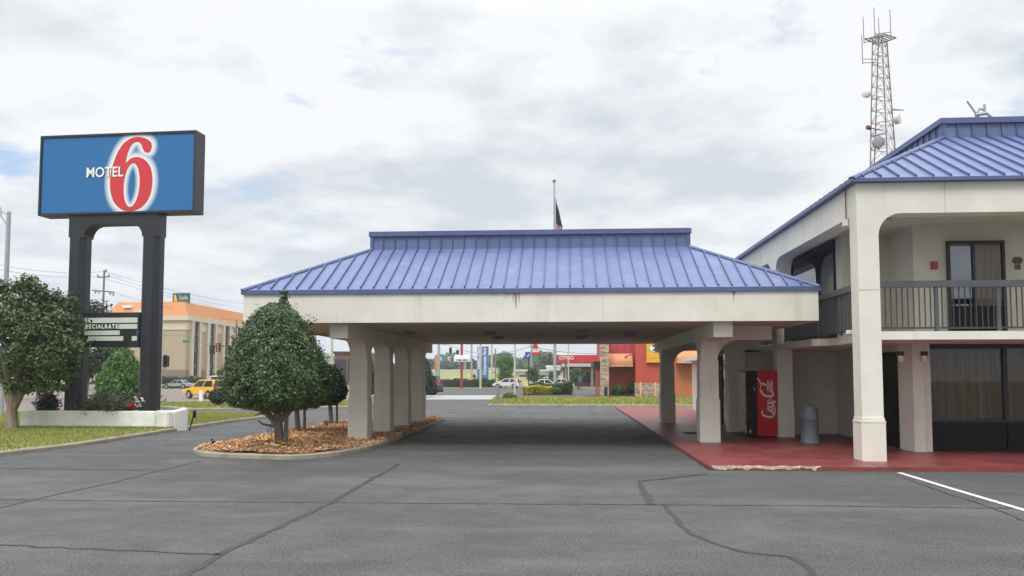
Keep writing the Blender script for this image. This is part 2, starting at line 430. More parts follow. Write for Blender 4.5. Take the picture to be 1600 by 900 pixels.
blue = mixc(nt, .5, sky.outputs[0], (4.6, 6.2, 8.4))
mask = mrange(nt, n3, .31, .40, 0.0, 1)
fin = mixc(nt, mask, blue, cl.outputs[0])
nt.links.new(fin, bg.inputs[0]); bg.inputs[1].default_value = .1
sl = bpy.data.lights.new('sun', 'SUN'); sl.energy = 1.4; sl.angle = R(22); sl.color = (1, .965, .91)
so = bpy.data.objects.new('sun', sl); COL.objects.link(so)
sd = Vector((math.sin(SUN_AZ) * math.cos(SUN_EL), math.cos(SUN_AZ) * math.cos(SUN_EL), math.sin(SUN_EL)))
so.rotation_euler = sd.to_track_quat('Z', 'Y').to_euler(); so.location = (0, -20, 40)
sc.view_settings.view_transform = 'Standard'; sc.view_settings.look = 'None'; sc.view_settings.gamma = 1
sc.view_settings.exposure = 0.45; sc.view_settings.use_curve_mapping = False
sc.render.engine = 'CYCLES'; sc.cycles.use_denoising = True; sc.cycles.max_bounces = 8; sc.cycles.transparent_max_bounces = 12

# ------------------------------------------------------------------ ground
mb = MB(); mb.box(-1500, 1500, -300, 2500, -.5, -.012)
struct(mb.build('ground', 'ground_grass'), 'far grassy ground reaching the horizon beyond the lots', 'ground')
def flat(name, poly, z0, z1, matname, label, cat):
    o = MB().prism(poly, z0, z1).build(name, matname); return struct(o, label, cat)
lot = [(-90, -120), (95, -120), (95, 45), (95, 128), g2(1000, 606.5), g2(690, 606.5), g2(600, 606.8), g2(560, 628), (-30, 52), g2(240, 634), g2(-300, 660), (-90, 20)]
flat('asphalt_lot', lot, -.3, 0, 'asphalt', 'dark worn asphalt forecourt in front of the canopy', 'parking lot')
flat('road', [g2(-500, 662), g2(0, 646.5), g2(240, 632.8), g2(340, 630.2), g2(600, 628.5), g2(600, 606.9), g2(300, 607.4), g2(100, 611), g2(-500, 616)], -.2, .006, 'road_asphalt', 'wide brownish city street beyond the grass verge', 'road')
mb = MB()
def pl(pts, w, z=.005): mb.ribbon([g2(*p) for p in pts], w, z)
def wob(pts, w, seg=.14, amp=.016):
    P = [np.array(g2(*p)) for p in pts]; out = []
    for a, b_ in zip(P[:-1], P[1:]):
        k = max(1, int(np.linalg.norm(b_ - a) / seg))
        for i in range(k): out.append(a + (b_ - a) * i / k + rng.normal(0, amp, 2))
    out.append(P[-1]); mb.ribbon(out, [w * rng.uniform(.45, 1.35) for _ in out], .005)
wob([(240, 925), (287, 900), (320, 882), (345, 867), (400, 842), (450, 817), (515, 787), (570, 755), (625, 725)], .085)
wob([(-60, 850), (0, 852), (200, 860), (345, 867)], .05)
wob([(-200, 777), (0, 781), (300, 784), (800, 787.5), (1250, 790), (1550, 794), (1750, 797)], .035)
wob([(-120, 825), (0, 794), (100, 770), (175, 755), (240, 737), (315, 720)], .06)
wob([(-100, 731), (0, 732), (250, 734.5)], .05)
wob([(1100, 741), (1040, 748), (1000, 752), (1000, 762), (1012, 775), (1017, 788)], .11)
wob([(1037, 789), (1045, 800), (1065, 820), (1080, 835), (1125, 852), (1160, 862), (1225, 870), (1255, 880), (1275, 900), (1290, 925)], .075)
hp = [((570, 755), (650, 765), (760, 762)), ((240, 737), (330, 745), (470, 742)), ((830, 720), (880, 728), (960, 726))]
for h_ in hp: wob(h_, .012, .10, .02)
wob([(1412, 747), (1480, 772), (1540, 790), (1640, 830)], .03)
wob([(920, 637), (928, 647), (935, 658)], .1); wob([(812, 637), (790, 645), (768, 655)], .08)
struct(mb.build('tar_seam', 'tar'), 'dark tar crack seals wandering over the asphalt', 'crack seals')
mb = MB(); pl([(1405, 739), (1500, 768), (1600, 797.5), (1750, 843)], .1, .008)
struct(mb.build('parking_line', 'paint_line'), 'white painted parking line by the red walkway', 'parking line')
flat('concrete_apron', [g2(560, 624.5), g2(768, 624), g2(790, 617.5), g2(560, 617.8)], -.1, .004, 'apron', 'pale concrete strip across the far lot', 'concrete strip')

def kerb(name, pts, label, w=.15, h=.11):
    P = [Vector((p[0], p[1], 0)) for p in pts]; mb = MB(); vs = []
    for i, p in enumerate(P):
        d = (P[min(i + 1, len(P) - 1)] - P[max(i - 1, 0)]).normalized(); a = Vector((-d.y, d.x, 0))
        for o_, z in ((-.03, -.1), (-.03, h - .03), (0, h), (w, h), (w, -.1)): vs.append((p.x + a.x * o_, p.y + a.y * o_, z))
    fs = [(5 * i + k, 5 * i + k + 1, 5 * i + k + 6, 5 * i + k + 5) for i in range(len(P) - 1) for k in range(4)]
    fs += [(0, 1, 2, 3, 4), tuple(5 * (len(P) - 1) + k for k in (4, 3, 2, 1, 0))]
    mb.add(vs, fs); return struct(mb.build(name, 'concrete'), label, 'kerb')
def spline(pts, k=6):
    P = [np.array(p, float) for p in pts]; out = []
    for i in range(len(P) - 1):
        p0, p1, p2, p3 = P[max(i - 1, 0)], P[i], P[i + 1], P[min(i + 2, len(P) - 1)]
        for t in np.linspace(0, 1, k, endpoint=False):
            out.append(.5 * ((2 * p1) + (-p0 + p2) * t + (2 * p0 - 5 * p1 + 4 * p2 - p3) * t * t + (-p0 + 3 * p1 - 3 * p2 + p3) * t ** 3))
    out.append(P[-1]); return out
def inside(P, poly):
    x, y = P[:, 0], P[:, 1]; r = np.zeros(len(P), bool); n = len(poly)
    for i in range(n):
        x1, y1 = poly[i]; x2, y2 = poly[(i + 1) % n]
        c = ((y1 > y) != (y2 > y)) & (x < (x2 - x1) * (y - y1) / (y2 - y1 + 1e-12) + x1); r ^= c
    return r
def scatter(poly, n):
    A = np.array(poly); lo, hi = A.min(0), A.max(0); out = np.zeros((0, 2))
    while len(out) < n:
        q = rng.uniform(lo, hi, (n * 2, 2)); out = np.vstack([out, q[inside(q, poly)]])
    return out[:n]
def grass(name, poly, n, z, size, label):
    q = scatter(poly, n); P = np.c_[q, np.full(n, z)]
    ph = rng.uniform(0, 2 * np.pi, n); N = np.c_[np.cos(ph), np.sin(ph), rng.normal(0, .2, n)]
    # upright blades: build as kites whose long axis leans up
    t = np.c_[rng.normal(0, .45, n), rng.normal(0, .45, n), np.ones(n)]; t /= np.linalg.norm(t, axis=1, keepdims=True)
    s_ = size * rng.uniform(.5, 1.4, n)
    side = np.cross(t, N); side /= np.linalg.norm(side, axis=1, keepdims=True)
    V = np.stack([P, P + t * s_[:, None] * .5 + side * s_[:, None] * .12, P + t * s_[:, None], P + t * s_[:, None] * .5 - side * s_[:, None] * .12], 1).reshape(-1, 3)
    me = bpy.data.meshes.new(name); me.vertices.add(4 * n); me.vertices.foreach_set('co', V.astype(np.float32).ravel())
    me.loops.add(4 * n); me.loops.foreach_set('vertex_index', np.arange(4 * n, dtype=np.int32))
    me.polygons.add(n); me.polygons.foreach_set('loop_start', np.arange(0, 4 * n, 4, dtype=np.int32)); me.polygons.foreach_set('loop_total', np.full(n, 4, dtype=np.int32))
    me.update(calc_edges=True)
    big = .5 + .5 * np.sin(q[:, 0] * 1.3 + 2 * np.sin(q[:, 1] * .9)) * np.sin(q[:, 1] * 1.1 + 1.5 * np.sin(q[:, 0] * .6))
    k = rng.lognormal(0, .2, n); dry = (rng.random(n) < .12 + .28 * big)
    cc = np.stack([k * np.where(dry, 1.7, .9), k * np.where(dry, 1.15, 1), k * np.where(dry, 1.6, .8), np.ones(n)], 1)
    at = me.attributes.new('leafcol', 'FLOAT_COLOR', 'POINT'); at.data.foreach_set('color', np.repeat(cc, 4, 0).astype(np.float32).ravel())
    me.materials.append(M['grass_blade']); return tag(link(name, me), label, 'grass', kind='stuff')

front = spline([g2(-420, 790), g2(-150, 734), g2(0, 713), g2(125, 697.5), g2(250, 677.5), g2(330, 664.5), g2(390, 656.5), g2(416, 653.5)])
lawn1 = [tuple(p) for p in front] + [g2(395, 650), g2(300, 646.6, 0), g2(150, 647.2), g2(-60, 649), g2(-420, 665)]
flat('lawn', lawn1, -.1, .10, 'lawn', 'mown lawn with dry patches around the sign planter', 'lawn')
kerb('lawn_kerb', front, 'concrete kerb curving along the lawn by the sign')
near_lawn = [tuple(p) for p in front] + [g2(395, 650), g2(300, 647), g2(-30, 648), g2(-60, 700)]
grass('lawn_grass', near_lawn, 60000, .095, .075, 'short green and straw coloured grass on the sign lawn')
verge = [g2(238, 636), g2(300, 640.8), g2(400, 640.2), g2(560, 637), g2(588, 634), g2(570, 629.6), g2(340, 630.8), g2(246, 633.2)]
flat('verge', verge, -.1, .10, 'lawn', 'narrow grass verge between driveway and street', 'verge')
kerb('verge_kerb', [g2(238, 636), g2(300, 641), g2(400, 640.4), g2(560, 637.2), g2(588, 634.2)], 'pale kerb along the verge by the driveway')
grass('verge_grass', verge, 22000, .095, .13, 'green grass on the narrow street verge')
isl = [g2(763, 634.6), g2(1100, 635.6), g2(1700, 637.5), g2(1700, 625.5), g2(1050, 624.8), g2(830, 624.2), g2(776, 623)]
flat('grass_island', isl, -.1, .10, 'lawn', 'long grass island behind the canopy', 'grass island')
kerb('island_kerb', [g2(776, 622.7), g2(763, 634.8), g2(1100, 635.8), g2(1700, 637.7)], 'kerb round the grass island behind the canopy')
grass('island_grass', isl, 30000, .095, .2, 'longer green grass on the island behind the canopy')

# mulched beds under the left row of columns
ZM = .13
_h = atz(436, 690, .30); HTX, HTY, HTZ = _h[0], _h[1], .30
def mound(x, y): return .20 * np.exp(-(((np.asarray(x) - HTX) / 1.1) ** 2 + ((np.asarray(y) - HTY) / .8) ** 2))
edge_f = spline([g2(478, 672), g2(420, 683), g2(350, 696), g2(312, 703.5), g2(305, 708), g2(325, 713.5), g2(400, 717), g2(470, 717.5), g2(540, 710), g2(592, 698), g2(628, 684.5)])
bed_f = [tuple(p) for p in edge_f] + [g2(640, 677.5), g2(560, 675.5)]
edge_r = spline([g2(632, 681), g2(655, 674), g2(684, 661.5), g2(694, 656.5), g2(684, 653.8), g2(620, 655), g2(540, 660.5), g2(486, 670)])
bed_r = [tuple(p) for p in edge_r] + [g2(560, 675)]
for poly, e, n, lab in ((bed_f, edge_f, 16000, 'front'), (bed_r, edge_r, 8000, 'rear')):
    flat('mulch_bed', poly, -.1, ZM - .03, 'mulch_base', f'{lab} planting bed of bark mulch under the canopy columns', 'planting bed')
    kerb('bed_kerb', e, f'rounded concrete kerb of the {lab} mulch bed', .15, .11)
    q = scatter(poly, n); P = np.c_[q, ZM - .025 + rng.uniform(0, .045, n) + mound(q[:, 0], q[:, 1])]
    N = rng.normal(size=(n, 3)) * .38 + np.array([0, -.1, 1])
    k = rng.lognormal(-.15, .45, n); pale = rng.random(n) < .22
    cc = np.stack([k, k * np.where(pale, 1.35, rng.uniform(.75, 1.1, n)), k * np.where(pale, 2.0, rng.uniform(.55, 1.15, n))], 1)
    tag(leafmesh('bark_mulch', 'mulch_chip', None, P, N, .085, np.clip(cc, 0, 1.6), .5, sizes=rng.lognormal(math.log(.055), .4, n)), f'loose tan and brown bark chips in the {lab} bed', 'mulch', kind='stuff')

mb = MB(); gx, gy = np.linspace(HTX - 1.9, HTX + 2.4, 26), np.linspace(HTY - 1.6, HTY + 2.0, 22)
mb.add([(x, y, ZM - .045 + float(mound(x, y))) for y in gy for x in gx], [(j * 26 + i, j * 26 + i + 1, (j + 1) * 26 + i + 1, (j + 1) * 26 + i) for j in range(21) for i in range(25) if inside(np.array([[gx[i], gy[j]], [gx[i + 1], gy[j]], [gx[i], gy[j + 1]], [gx[i + 1], gy[j + 1]]]), bed_f).all()])
struct(mb.build('mulch_mound', 'mulch_base', smooth=True), 'low mound of mulch round the big holly trunk', 'planting bed')
# red walkway
mat('joint_red', (.075, .02, .022), .8, .2, 5)
ZS = .08
flat('walkway', [(2.74, 15.62), (24, 15.9), (24, 46), (2.82, 46), (2.80, 35)], -.2, ZS, 'red_paint', 'red painted concrete walkway along the motel', 'walkway')
mb = MB()
xs = np.sort(np.r_[2.80, rng.uniform(2.80, 4.85, 58), 4.85])
top = [(x, 15.62 + .013 * (x - 2.74) + max(.0, .05 + .07 * math.sin(x * 5.1) * math.sin(x * 13.7 + 1) + rng.normal(0, .05))) for x in xs]
vs = []
for (x, y) in top: zb_ = ZS - .07 + .05 * abs(math.sin(x * 7.3) * math.sin(x * 3.1)) + rng.uniform(-.012, .02) if x < 4.75 else ZS - .01; yy = 15.622 + .0132 * (x - 2.74) - .008; vs += [(x, yy, zb_), (x, yy, ZS + .004), (x, y, ZS + .004)]
mb.add(vs, [(3 * i, 3 * i + 1, 3 * i + 4, 3 * i + 3) for i in range(59)] + [(3 * i + 1, 3 * i + 2, 3 * i + 5, 3 * i + 4) for i in range(59)])
struct(mb.build('chipped_edge', 'bare_concrete'), 'pale chipped concrete along the corner edge of the red walkway', 'chipped concrete')
mb = MB()
for y in (18.3, 21.0, 26.0, 29.0): mb.ribbon([(2.78, y), (7.7, y)], .014, ZS + .003)
for x in (4.4, 6.0, 9.2, 12.4): mb.ribbon([(x, 15.68 + .013 * (x - 2.74)), (x, 21.0 if x > 5 else 30)], .014, ZS + .0035)
struct(mb.build('slab_joint', 'joint_red'), 'dark joints between the red walkway slabs', 'slab joints')
mb = MB(); mb.box(3.6, 4.3, 24.2, 25.0, ZS + .001, ZS + .012)
tag(mb.build('door_mat', 'dark_panel'), 'dark flat mat lying on the red walkway by the lobby', 'mat')

# ------------------------------------------------------------------ mansard roof with standing seams
def mansard(mb, x0, x1, y0, y1, ze, sx0, sx1, sy0, sy1, zs, zt, zcap, sp):
    E = [(x0, y0, ze), (x1, y0, ze), (x1, y1, ze), (x0, y1, ze)]; S = [(sx0, sy0, zs), (sx1, sy0, zs), (sx1, sy1, zs), (sx0, sy1, zs)]
    T = [(p[0], p[1], zt) for p in S]
    mb.add(E + S, [(0, 1, 5, 4), (1, 2, 6, 5), (2, 3, 7, 6), (3, 0, 4, 7)]); mb.add(S + T, [(0, 1, 5, 4), (1, 2, 6, 5), (2, 3, 7, 6), (3, 0, 4, 7), (4, 5, 6, 7)])
    o = .07                                              # cap
    mb.box(sx0 - o, sx1 + o, sy0 - o, sy1 + o, zt, zcap, 1)
    for i in range(4):                                    # hips
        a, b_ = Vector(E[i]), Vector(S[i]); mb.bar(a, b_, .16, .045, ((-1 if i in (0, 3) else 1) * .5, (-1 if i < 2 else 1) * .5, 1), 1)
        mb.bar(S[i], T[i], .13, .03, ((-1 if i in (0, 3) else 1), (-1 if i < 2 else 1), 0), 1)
    for side in range(4):
        horiz = side in (0, 2)
        a0, a1 = (x0, x1) if horiz else (y0, y1); s0, s1 = (sx0, sx1) if horiz else (sy0, sy1)
        e, s_ = [(y0, sy0), (x1, sx1), (y1, sy1), (x0, sx0)][side]
        out = [(0, -1), (1, 0), (0, 1), (-1, 0)][side]
        P = (lambda a, c, z: (a, c, z)) if horiz else (lambda a, c, z: (c, a, z))
        rise, run = zs - ze, abs(s_ - e); nrm = (out[0] * rise, out[1] * rise, run)
        k = int((s1 - s0) / sp); st = (s1 - s0) / k
        a = s0 - st * int((s0 - a0) / st)
        while a < a1 - .02:
            if a < s0 - 1e-4: t = (a - a0) / (s0 - a0)
            elif a > s1 + 1e-4: t = (a1 - a) / (a1 - s1)
            else: t = 1.
            if t > .04:
                t2 = min(1, t); f0 = .022; mb.bar(P(a, e + (s_ - e) * f0, ze + rise * f0), P(a, e + (s_ - e) * t2, ze + rise * t2), .036, .052, nrm, 1)  # ribs take the deeper trim blue, painting in the shade along each seam
                if t >= 1 - 1e-6: mb.bar(P(a, s_, zs), P(a, s_, zt), .036, .045, (out[0], out[1], 0), 1)  # same deeper blue stands in for seam shade on the step
            a += st
def arc(cx, cz, r, a0, a1, n=7): return [(cx + r * math.cos(R(t)), cz + r * math.sin(R(t))) for t in np.linspace(a0, a1, n)]

# ------------------------------------------------------------------ entrance canopy
CX0, CX1, CY0, CY1 = -7.88, 5.92, 19.0, 32.2
can = thing('entrance_canopy', 'broad drive-through canopy with blue metal roof on cream columns', 'canopy', (0, 25.5, 0))
mb = MB(); mansard(mb, CX0 - .03, CX1 + .03, CY0 - .03, CY1 + .03, 3.90, -5.29, 3.31, 21.4, 29.8, 5.27, 5.63, 5.76, .318)
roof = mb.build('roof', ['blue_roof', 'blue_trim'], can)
mb = MB(); a, b_ = .05, .13
for (x0, x1, y0, y1) in ((CX0 - a, CX1 + a, CY0 - a, CY0 + .08), (CX0 - a, CX1 + a, CY1 - .08, CY1 + a), (CX0 - a, CX0 + .08, CY0 + .08, CY1 - .08), (CX1 - .08, CX1 + a, CY0 + .08, CY1 - .08)):
    mb.box(x0, x1, y0, y1, 3.80, 3.905)
mb.build('eave_trim', 'blue_trim', can)
mb = MB(); t = .12; zf0, zf1 = 3.10, 3.80
for (x0, x1) in zip([CX0, -3.6, .9], [-3.604, .896, CX1]): mb.box(x0, x1, CY0, CY0 + t, zf0, zf1)
mb.box(CX0, CX1, CY1 - t, CY1, zf0, zf1); mb.box(CX0, CX0 + t, CY0 + t, CY1 - t, zf0, zf1); mb.box(CX1 - t, CX1, CY0 + t, CY1 - t, zf0, zf1)
fas = mb.build('fascia', 'stucco', can)
# rusty run-off under the eave
mat('rust_stain', (.33, .29, .23), .8, .2, 8)
for px, wd, ln in ((806, .035, .42), (802, .02, .25), (811, .02, .3), (795, .015, .12), (790, .012, .14), (565, .012, .1), (1147, .03, .12), (1146, .015, .3), (770, .012, .1), (840, .012, .09), (700, .012, .08)):
    x = aty(px, 460, CY0)[0]; mb = MB(); mb.add([(x - wd, CY0 - .003, 3.80), (x + wd, CY0 - .003, 3.80), (x + wd * .4, CY0 - .003, 3.80 - ln * .8), (x - wd * .1, CY0 - .003, 3.80 - ln)], [(0, 3, 2, 1)]); mb.build('stain', 'rust_stain', fas)
mb = MB(); mb.box(CX0 + t, CX1 - t, CY0 + t, CY1 - t, 3.13, 3.22); mb.build('soffit', 'soffit', can)
YC = [21.47, 24.30, 27.13, 29.97]
mat('joint_grey', (.30, .28, .24), .8, .1, 3)
def row(x, ycols, name):
    hw = .235; r = .52
    top, bot, zc_ = 3.127, 2.74, 2.74 - r
    poly = [(CY1 - .3, top), (CY0 + .3, top), (CY0 + .3, bot)]
    for y in ycols:
        poly += [(y - hw - r + r * math.sin(R(q)), bot - r + r * math.cos(R(q))) for q in np.linspace(0, 90, 8)]
        poly += [(y + hw + r - r * math.sin(R(q)), bot - r + r * math.cos(R(q))) for q in np.linspace(90, 0, 8)]
    poly += [(CY1 - .3, bot)]
    MB().extr(poly, x - .225, x + .225, 'x').build('beam', 'stucco', can)
    for y in ycols:
        z0 = ZM - .08 if x < 0 else ZS - .02
        mb = MB(); mb.cbox(x, y, z0, .535, .55, 1.2 - z0, 0, .015); mb.cbox(x, y, 1.2, .495, .49, zc_ - 1.2, 0, .015)
        mb.build('column', 'stucco', can)
row(-5.58, YC, 'l'); row(3.77, [YC[0], YC[3]], 'r')
for y in (21.3, 29.8):
    r = .55; x0 = 3.77 + .235; bot = 2.76
    poly = [(x0 - .02, 3.126), (x0 - .02, bot - r)] + [(x0 + r - r * math.cos(R(q)), bot - r + r * math.sin(R(q))) for q in np.linspace(0, 90, 8)] + [(5.42, bot), (5.42, 3.126)]
    MB().extr(poly, y, y + .34, 'y').build('beam', 'stucco', can)
for px, py in ((765, 520.5), (779, 527), (908, 518), (908, 526.5), (640, 520), (985, 522)):
    p = atz(px, py, 3.1); mb = MB(); mb.lathe([(.2, .03), (.21, 0), (.15, -.05), (.04, -.07)], (p[0], p[1], 3.1), 16)
    mb.build('ceiling_light', 'dish_grey', can, smooth=True)

# ------------------------------------------------------------------ motel building
XL, YF = 6.03, 16.74
mot = thing('motel_building', 'two-storey cream motel with arched walkways and blue mansard roof', 'building', (12, 25, 0))
BX1, BY1 = 25.6, 42.0
cols_x = [XL, 12.6, 19.2]
def arcade(lo, cols, end, zb, ztop, zarch, wcol, r, first=True):
    """outline in (a, z): fascia with rounded openings between columns"""
    out = [(lo, zb)] if first else []
    poly = [(lo, ztop)] if not first else [(lo, zb), (lo, ztop)]
    poly.append((end, ztop)); poly.append((end, zarch))
    for i in range(len(cols) - 1, -1, -1):
        c_ = cols[i]; nxt = cols[i + 1] if i + 1 < len(cols) else None
        if nxt is None: poly += [(c_ + wcol + r, zarch)]
        poly += [(c_ + wcol + r - r * math.sin(R(q)), zarch - r + r * math.cos(R(q))) for q in np.linspace(0, 90, 8)]
        poly += [(c_ + wcol, zb)]
        if i > 0 or not first:
            poly += [(c_, zb)] + [(c_ - r + r * math.sin(R(q)), zarch - r + r * math.cos(R(q))) for q in np.linspace(90, 0, 8)]
    if not first: poly.append((lo, zarch))
    return poly
MB().extr(arcade(XL, cols_x, BX1, .95, 5.80, 5.16, .43, .46), YF, YF + .43, 'y').build('front_arcade', 'stucco', mot)
cols_y = [23.18, 29.6, 36.0]
MB().extr(arcade(YF + .43, cols_y, BY1, .95, 5.80, 5.16, .46, .5, False), XL, XL + .43, 'x').build('side_arcade', 'stucco', mot)
for x, y in [(c_ + .215, YF + .215) for c_ in cols_x] + [(XL + .215, c_ + .23) for c_ in cols_y]:
    mb = MB(); mb.cbox(x, y, ZS - .02, .485, .505, .80, 0, .012); mb.cbox(x, y, .86, .50, .52, .03, 0, .015); mb.cbox(x, y, .892, .452, .475, .065); mb.build('column_base', 'stucco', mot)
mb = MB(); mansard(mb, XL - .12, BX1, YF - .12, BY1, 5.865, 9.33, BX1 - 3.3, 20.0, BY1 - 3.3, 7.68, 8.02, 8.16, .345)
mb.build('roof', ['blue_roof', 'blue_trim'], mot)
mb = MB(); mb.box(XL - .14, BX1, YF - .14, YF + .02, 5.803, 5.875); mb.box(XL - .14, XL + .02, YF + .02, BY1, 5.803, 5.875); mb.build('eave_trim', 'blue_trim', mot)
mb = MB(); mb.box(XL + .43, BX1, YF + .02, 20.0, 2.55, 2.72); mb.box(XL + .02, 7.0, 20.0, BY1, 2.55, 2.72); mb.box(7.0, 8.2, 20.0, 27, 2.55, 2.72); mb.build('floor_slab', 'stucco', mot)
mb = MB(); mb.box(XL + .43, BX1, YF + .43, BY1, 5.33, 5.42); mb.build('soffit', 'soffit', mot)
# walls
mb = MB(); mb.box(8.1, BX1 - .5, 19.0, BY1 - .5, 2.72, 5.33); up = mb.build('upper_wall', 'stucco_wall', mot)
mb = MB(); mb.box(6.92, 8.1, 20.35, 29.0, 2.72, 5.33); bay = mb.build('bay_wall', 'stucco_wall', mot)
mb = MB(); mb.box(8.1, BX1 - .5, 19.62, BY1 - .5, 0, 2.55); mb.box(6.5, 8.1, 24.55, BY1 - .5, 0, 2.55); mb.build('lower_wall', 'stucco_wall', mot)
mb = MB(); mb.prism([(7.93, 19.45), (7.95, 18.86), (8.2, 18.86), (8.2, 18.95), (8.36, 18.90), (8.36, 19.62), (7.93, 19.62)], ZS - .02, 2.55); mb.build('pilaster', 'stucco', mot)
# upper front room: door with curtain behind the glass
def window(parent, x0, x1, y, z0, z1, fw, curt, mull=None, gl='glass', name='window'):
    mb = MB(); yf, yb = y - .10, y - .005
    mb.box(x0, x0 + fw, yf, yb, z0, z1); mb.box(x1 - fw, x1, yf, yb, z0, z1); mb.box(x0 + fw, x1 - fw, yf, yb, z1 - fw, z1); mb.box(x0 + fw, x1 - fw, yf, yb, z0, z0 + fw)
    for m_ in mull or []: mb.box(m_ - fw / 2, m_ + fw / 2, yf, yb, z0 + fw, z1 - fw)
    w_ = mb.build(name, 'dark_frame', parent)
    e = [x0] + (mull or []) + [x1]
    mb = MB()
    for q in range(len(e) - 1):
        mb = MB(); mb.box(e[q] + fw * .7, e[q + 1] - fw * .7, y - .06, y - .052, z0 + fw * .7, z1 - fw * .7); mb.build('pane', 'bright_glass' if q == 0 else gl, w_)
    mb = MB(); n = max(8, int((x1 - x0) / .05)); X = np.linspace(x0 + fw, x1 - fw, n)
    vs = []
    for i, x in enumerate(X):
        yy = y - .022 + .013 * math.sin(i * 1.9) ; vs += [(x, yy, z0 + fw * .6), (x, yy, z1 - fw * .6)]
    mb.add(vs, [(2 * i, 2 * i + 2, 2 * i + 3, 2 * i + 1) for i in range(n - 1)]); mb.build('curtain', curt, w_)
    return w_
pa, pb = aty(1477, 376, 19.0), aty(1566, 376, 19.0)
window(up, pa[0], pb[0], 19.0, 2.74, 4.93, .055, 'curtain_room', [pa[0] + (pb[0] - pa[0]) * .45], 'glass', 'room_window')
mb = MB(); mb.box(pa[0] + .05, pb[0] - .05, 18.93, 18.944, 2.80, 3.42); mb.build('door_panel', 'dark_panel', up)
window(up, pb[0] + 4.0, pb[0] + 5.3, 19.0, 2.74, 4.93, .055, 'curtain_room', [pb[0] + 4.6], 'glass', 'room_window')
# bay glass that mirrors the canopy roof
mb = MB(); yy0, yy1 = 20.75, 24.6
fr = MB()
for (y0, y1, z0, z1) in ((yy0, yy0 + .05, 2.75, 5.3), (yy1 - .05, yy1, 2.75, 5.3), (yy0 + .05, yy1 - .05, 5.25, 5.3), (yy0 + .05, yy1 - .05, 2.75, 2.8)): fr.box(6.86, 6.918, y0, y1, z0, z1)
bw = fr.build('bay_window', 'dark_frame', bay)
mb.box(6.885, 6.893, yy0 + .05, yy1 - .05, 2.8, 5.25); mb.build('pane', 'mirror_glass', bw)
mb = MB(); mb.box(6.90, 6.915, yy0 + .05, yy1 - .05, 2.8, 5.25); mb.build('pale_backing', 'stucco_wall', bw)  # pale sheet added behind the glass to lighten its dark reflection
# ground-floor storefront
sx0 = 8.37; mb = MB(); ys = 19.10
mul = [sx0, aty(1572, 600, ys)[0], 13.2, 15.6, 18.0, 20.4, 22.8, 25.0]
for m_ in mul: mb.box(m_ - .045, m_ + .045, ys, ys + .12, .80, 2.44)
mb.box(sx0, 25.05, ys - .006, ys + .126, 2.44, 2.545); mb.box(sx0, 25.05, ys - .006, ys + .126, .74, .80)
sf = mb.build('storefront', 'dark_frame', mot)
mb = MB()
for a, b_ in zip(mul[:-1], mul[1:]): mb.box(a + .03, b_ - .03, ys + .05, ys + .06, .8, 2.44)
mb.build('pane', 'glass', sf)
mb = MB()
for a, b_ in zip(mul[:-1], mul[1:]): mb.box(a + .02, b_ - .02, ys + .02, ys + .10, ZS, .74)
mb.build('kick_panel', 'dark_panel', sf)
mb = MB(); X = np.linspace(sx0, 25, 420); vs = []
for i, x in enumerate(X): vs += [(x, 19.42 + .05 * math.sin(i * 1.1) + .02 * math.sin(i * 2.9), .8), (x, 19.42 + .05 * math.sin(i * 1.1) + .02 * math.sin(i * 2.9), 2.44)]
mb.add(vs, [(2 * i, 2 * i + 2, 2 * i + 3, 2 * i + 1) for i in range(len(X) - 1)]); mb.build('curtain', 'curtain', sf)
mb = MB(); mb.box(8.06, 8.095, 19.7, 21.5, ZS, 2.4); d_ = mb.build('side_door', 'dark_panel', mot)
mb = MB(); mb.box(8.045, 8.055, 19.85, 21.35, .3, 2.3); mb.build('pane', 'car_glass', d_)
# lobby: glazed front facing the drive, pillar behind the vending machine
mb = MB(); mb.box(5.06, 5.58, 25.2, 25.7, ZS - .02, 2.62); mb.build('lobby_pillar', 'stucco', mot)
mb = MB(); mb.box(5.58, 6.5, 25.3, 25.5, ZS - .02, 2.55); mb.build('lobby_wall', 'stucco_wall', mot)
mb = MB(); mb.box(5.10, 6.5, 27.96, 28.1, ZS - .02, 2.55); mb.build('lobby_wall', 'stucco_wall', mot)
mb = MB(); mb.box(5.0, 6.03, 25.0, 28.2, 2.62, 2.95); mb.build('lobby_roof', 'stucco', mot)
mb = MB()
for y in (25.7, 26.6, 27.3, 27.9): mb.box(5.25, 5.31, y, y + .06, ZS, 2.62)
mb.box(5.255, 5.305, 25.76, 27.9, 2.05, 2.12); mb.box(5.25, 5.31, 25.76, 27.9, 2.52, 2.62); mb.box(5.25, 5.31, 25.76, 27.9, ZS, .2)
lb = mb.build('lobby_door', 'dark_frame', mot)
mb = MB(); mb.box(5.75, 5.9, 25.55, 27.9, ZS, 2.55); mb.build('dark_backing', 'dark_panel', mot)  # dark wall added behind the glazing so the lobby looks unlit
mb = MB(); mb.box(5.275, 5.283, 25.76, 27.9, .2, 2.52); mb.build('pane', 'car_glass', lb)
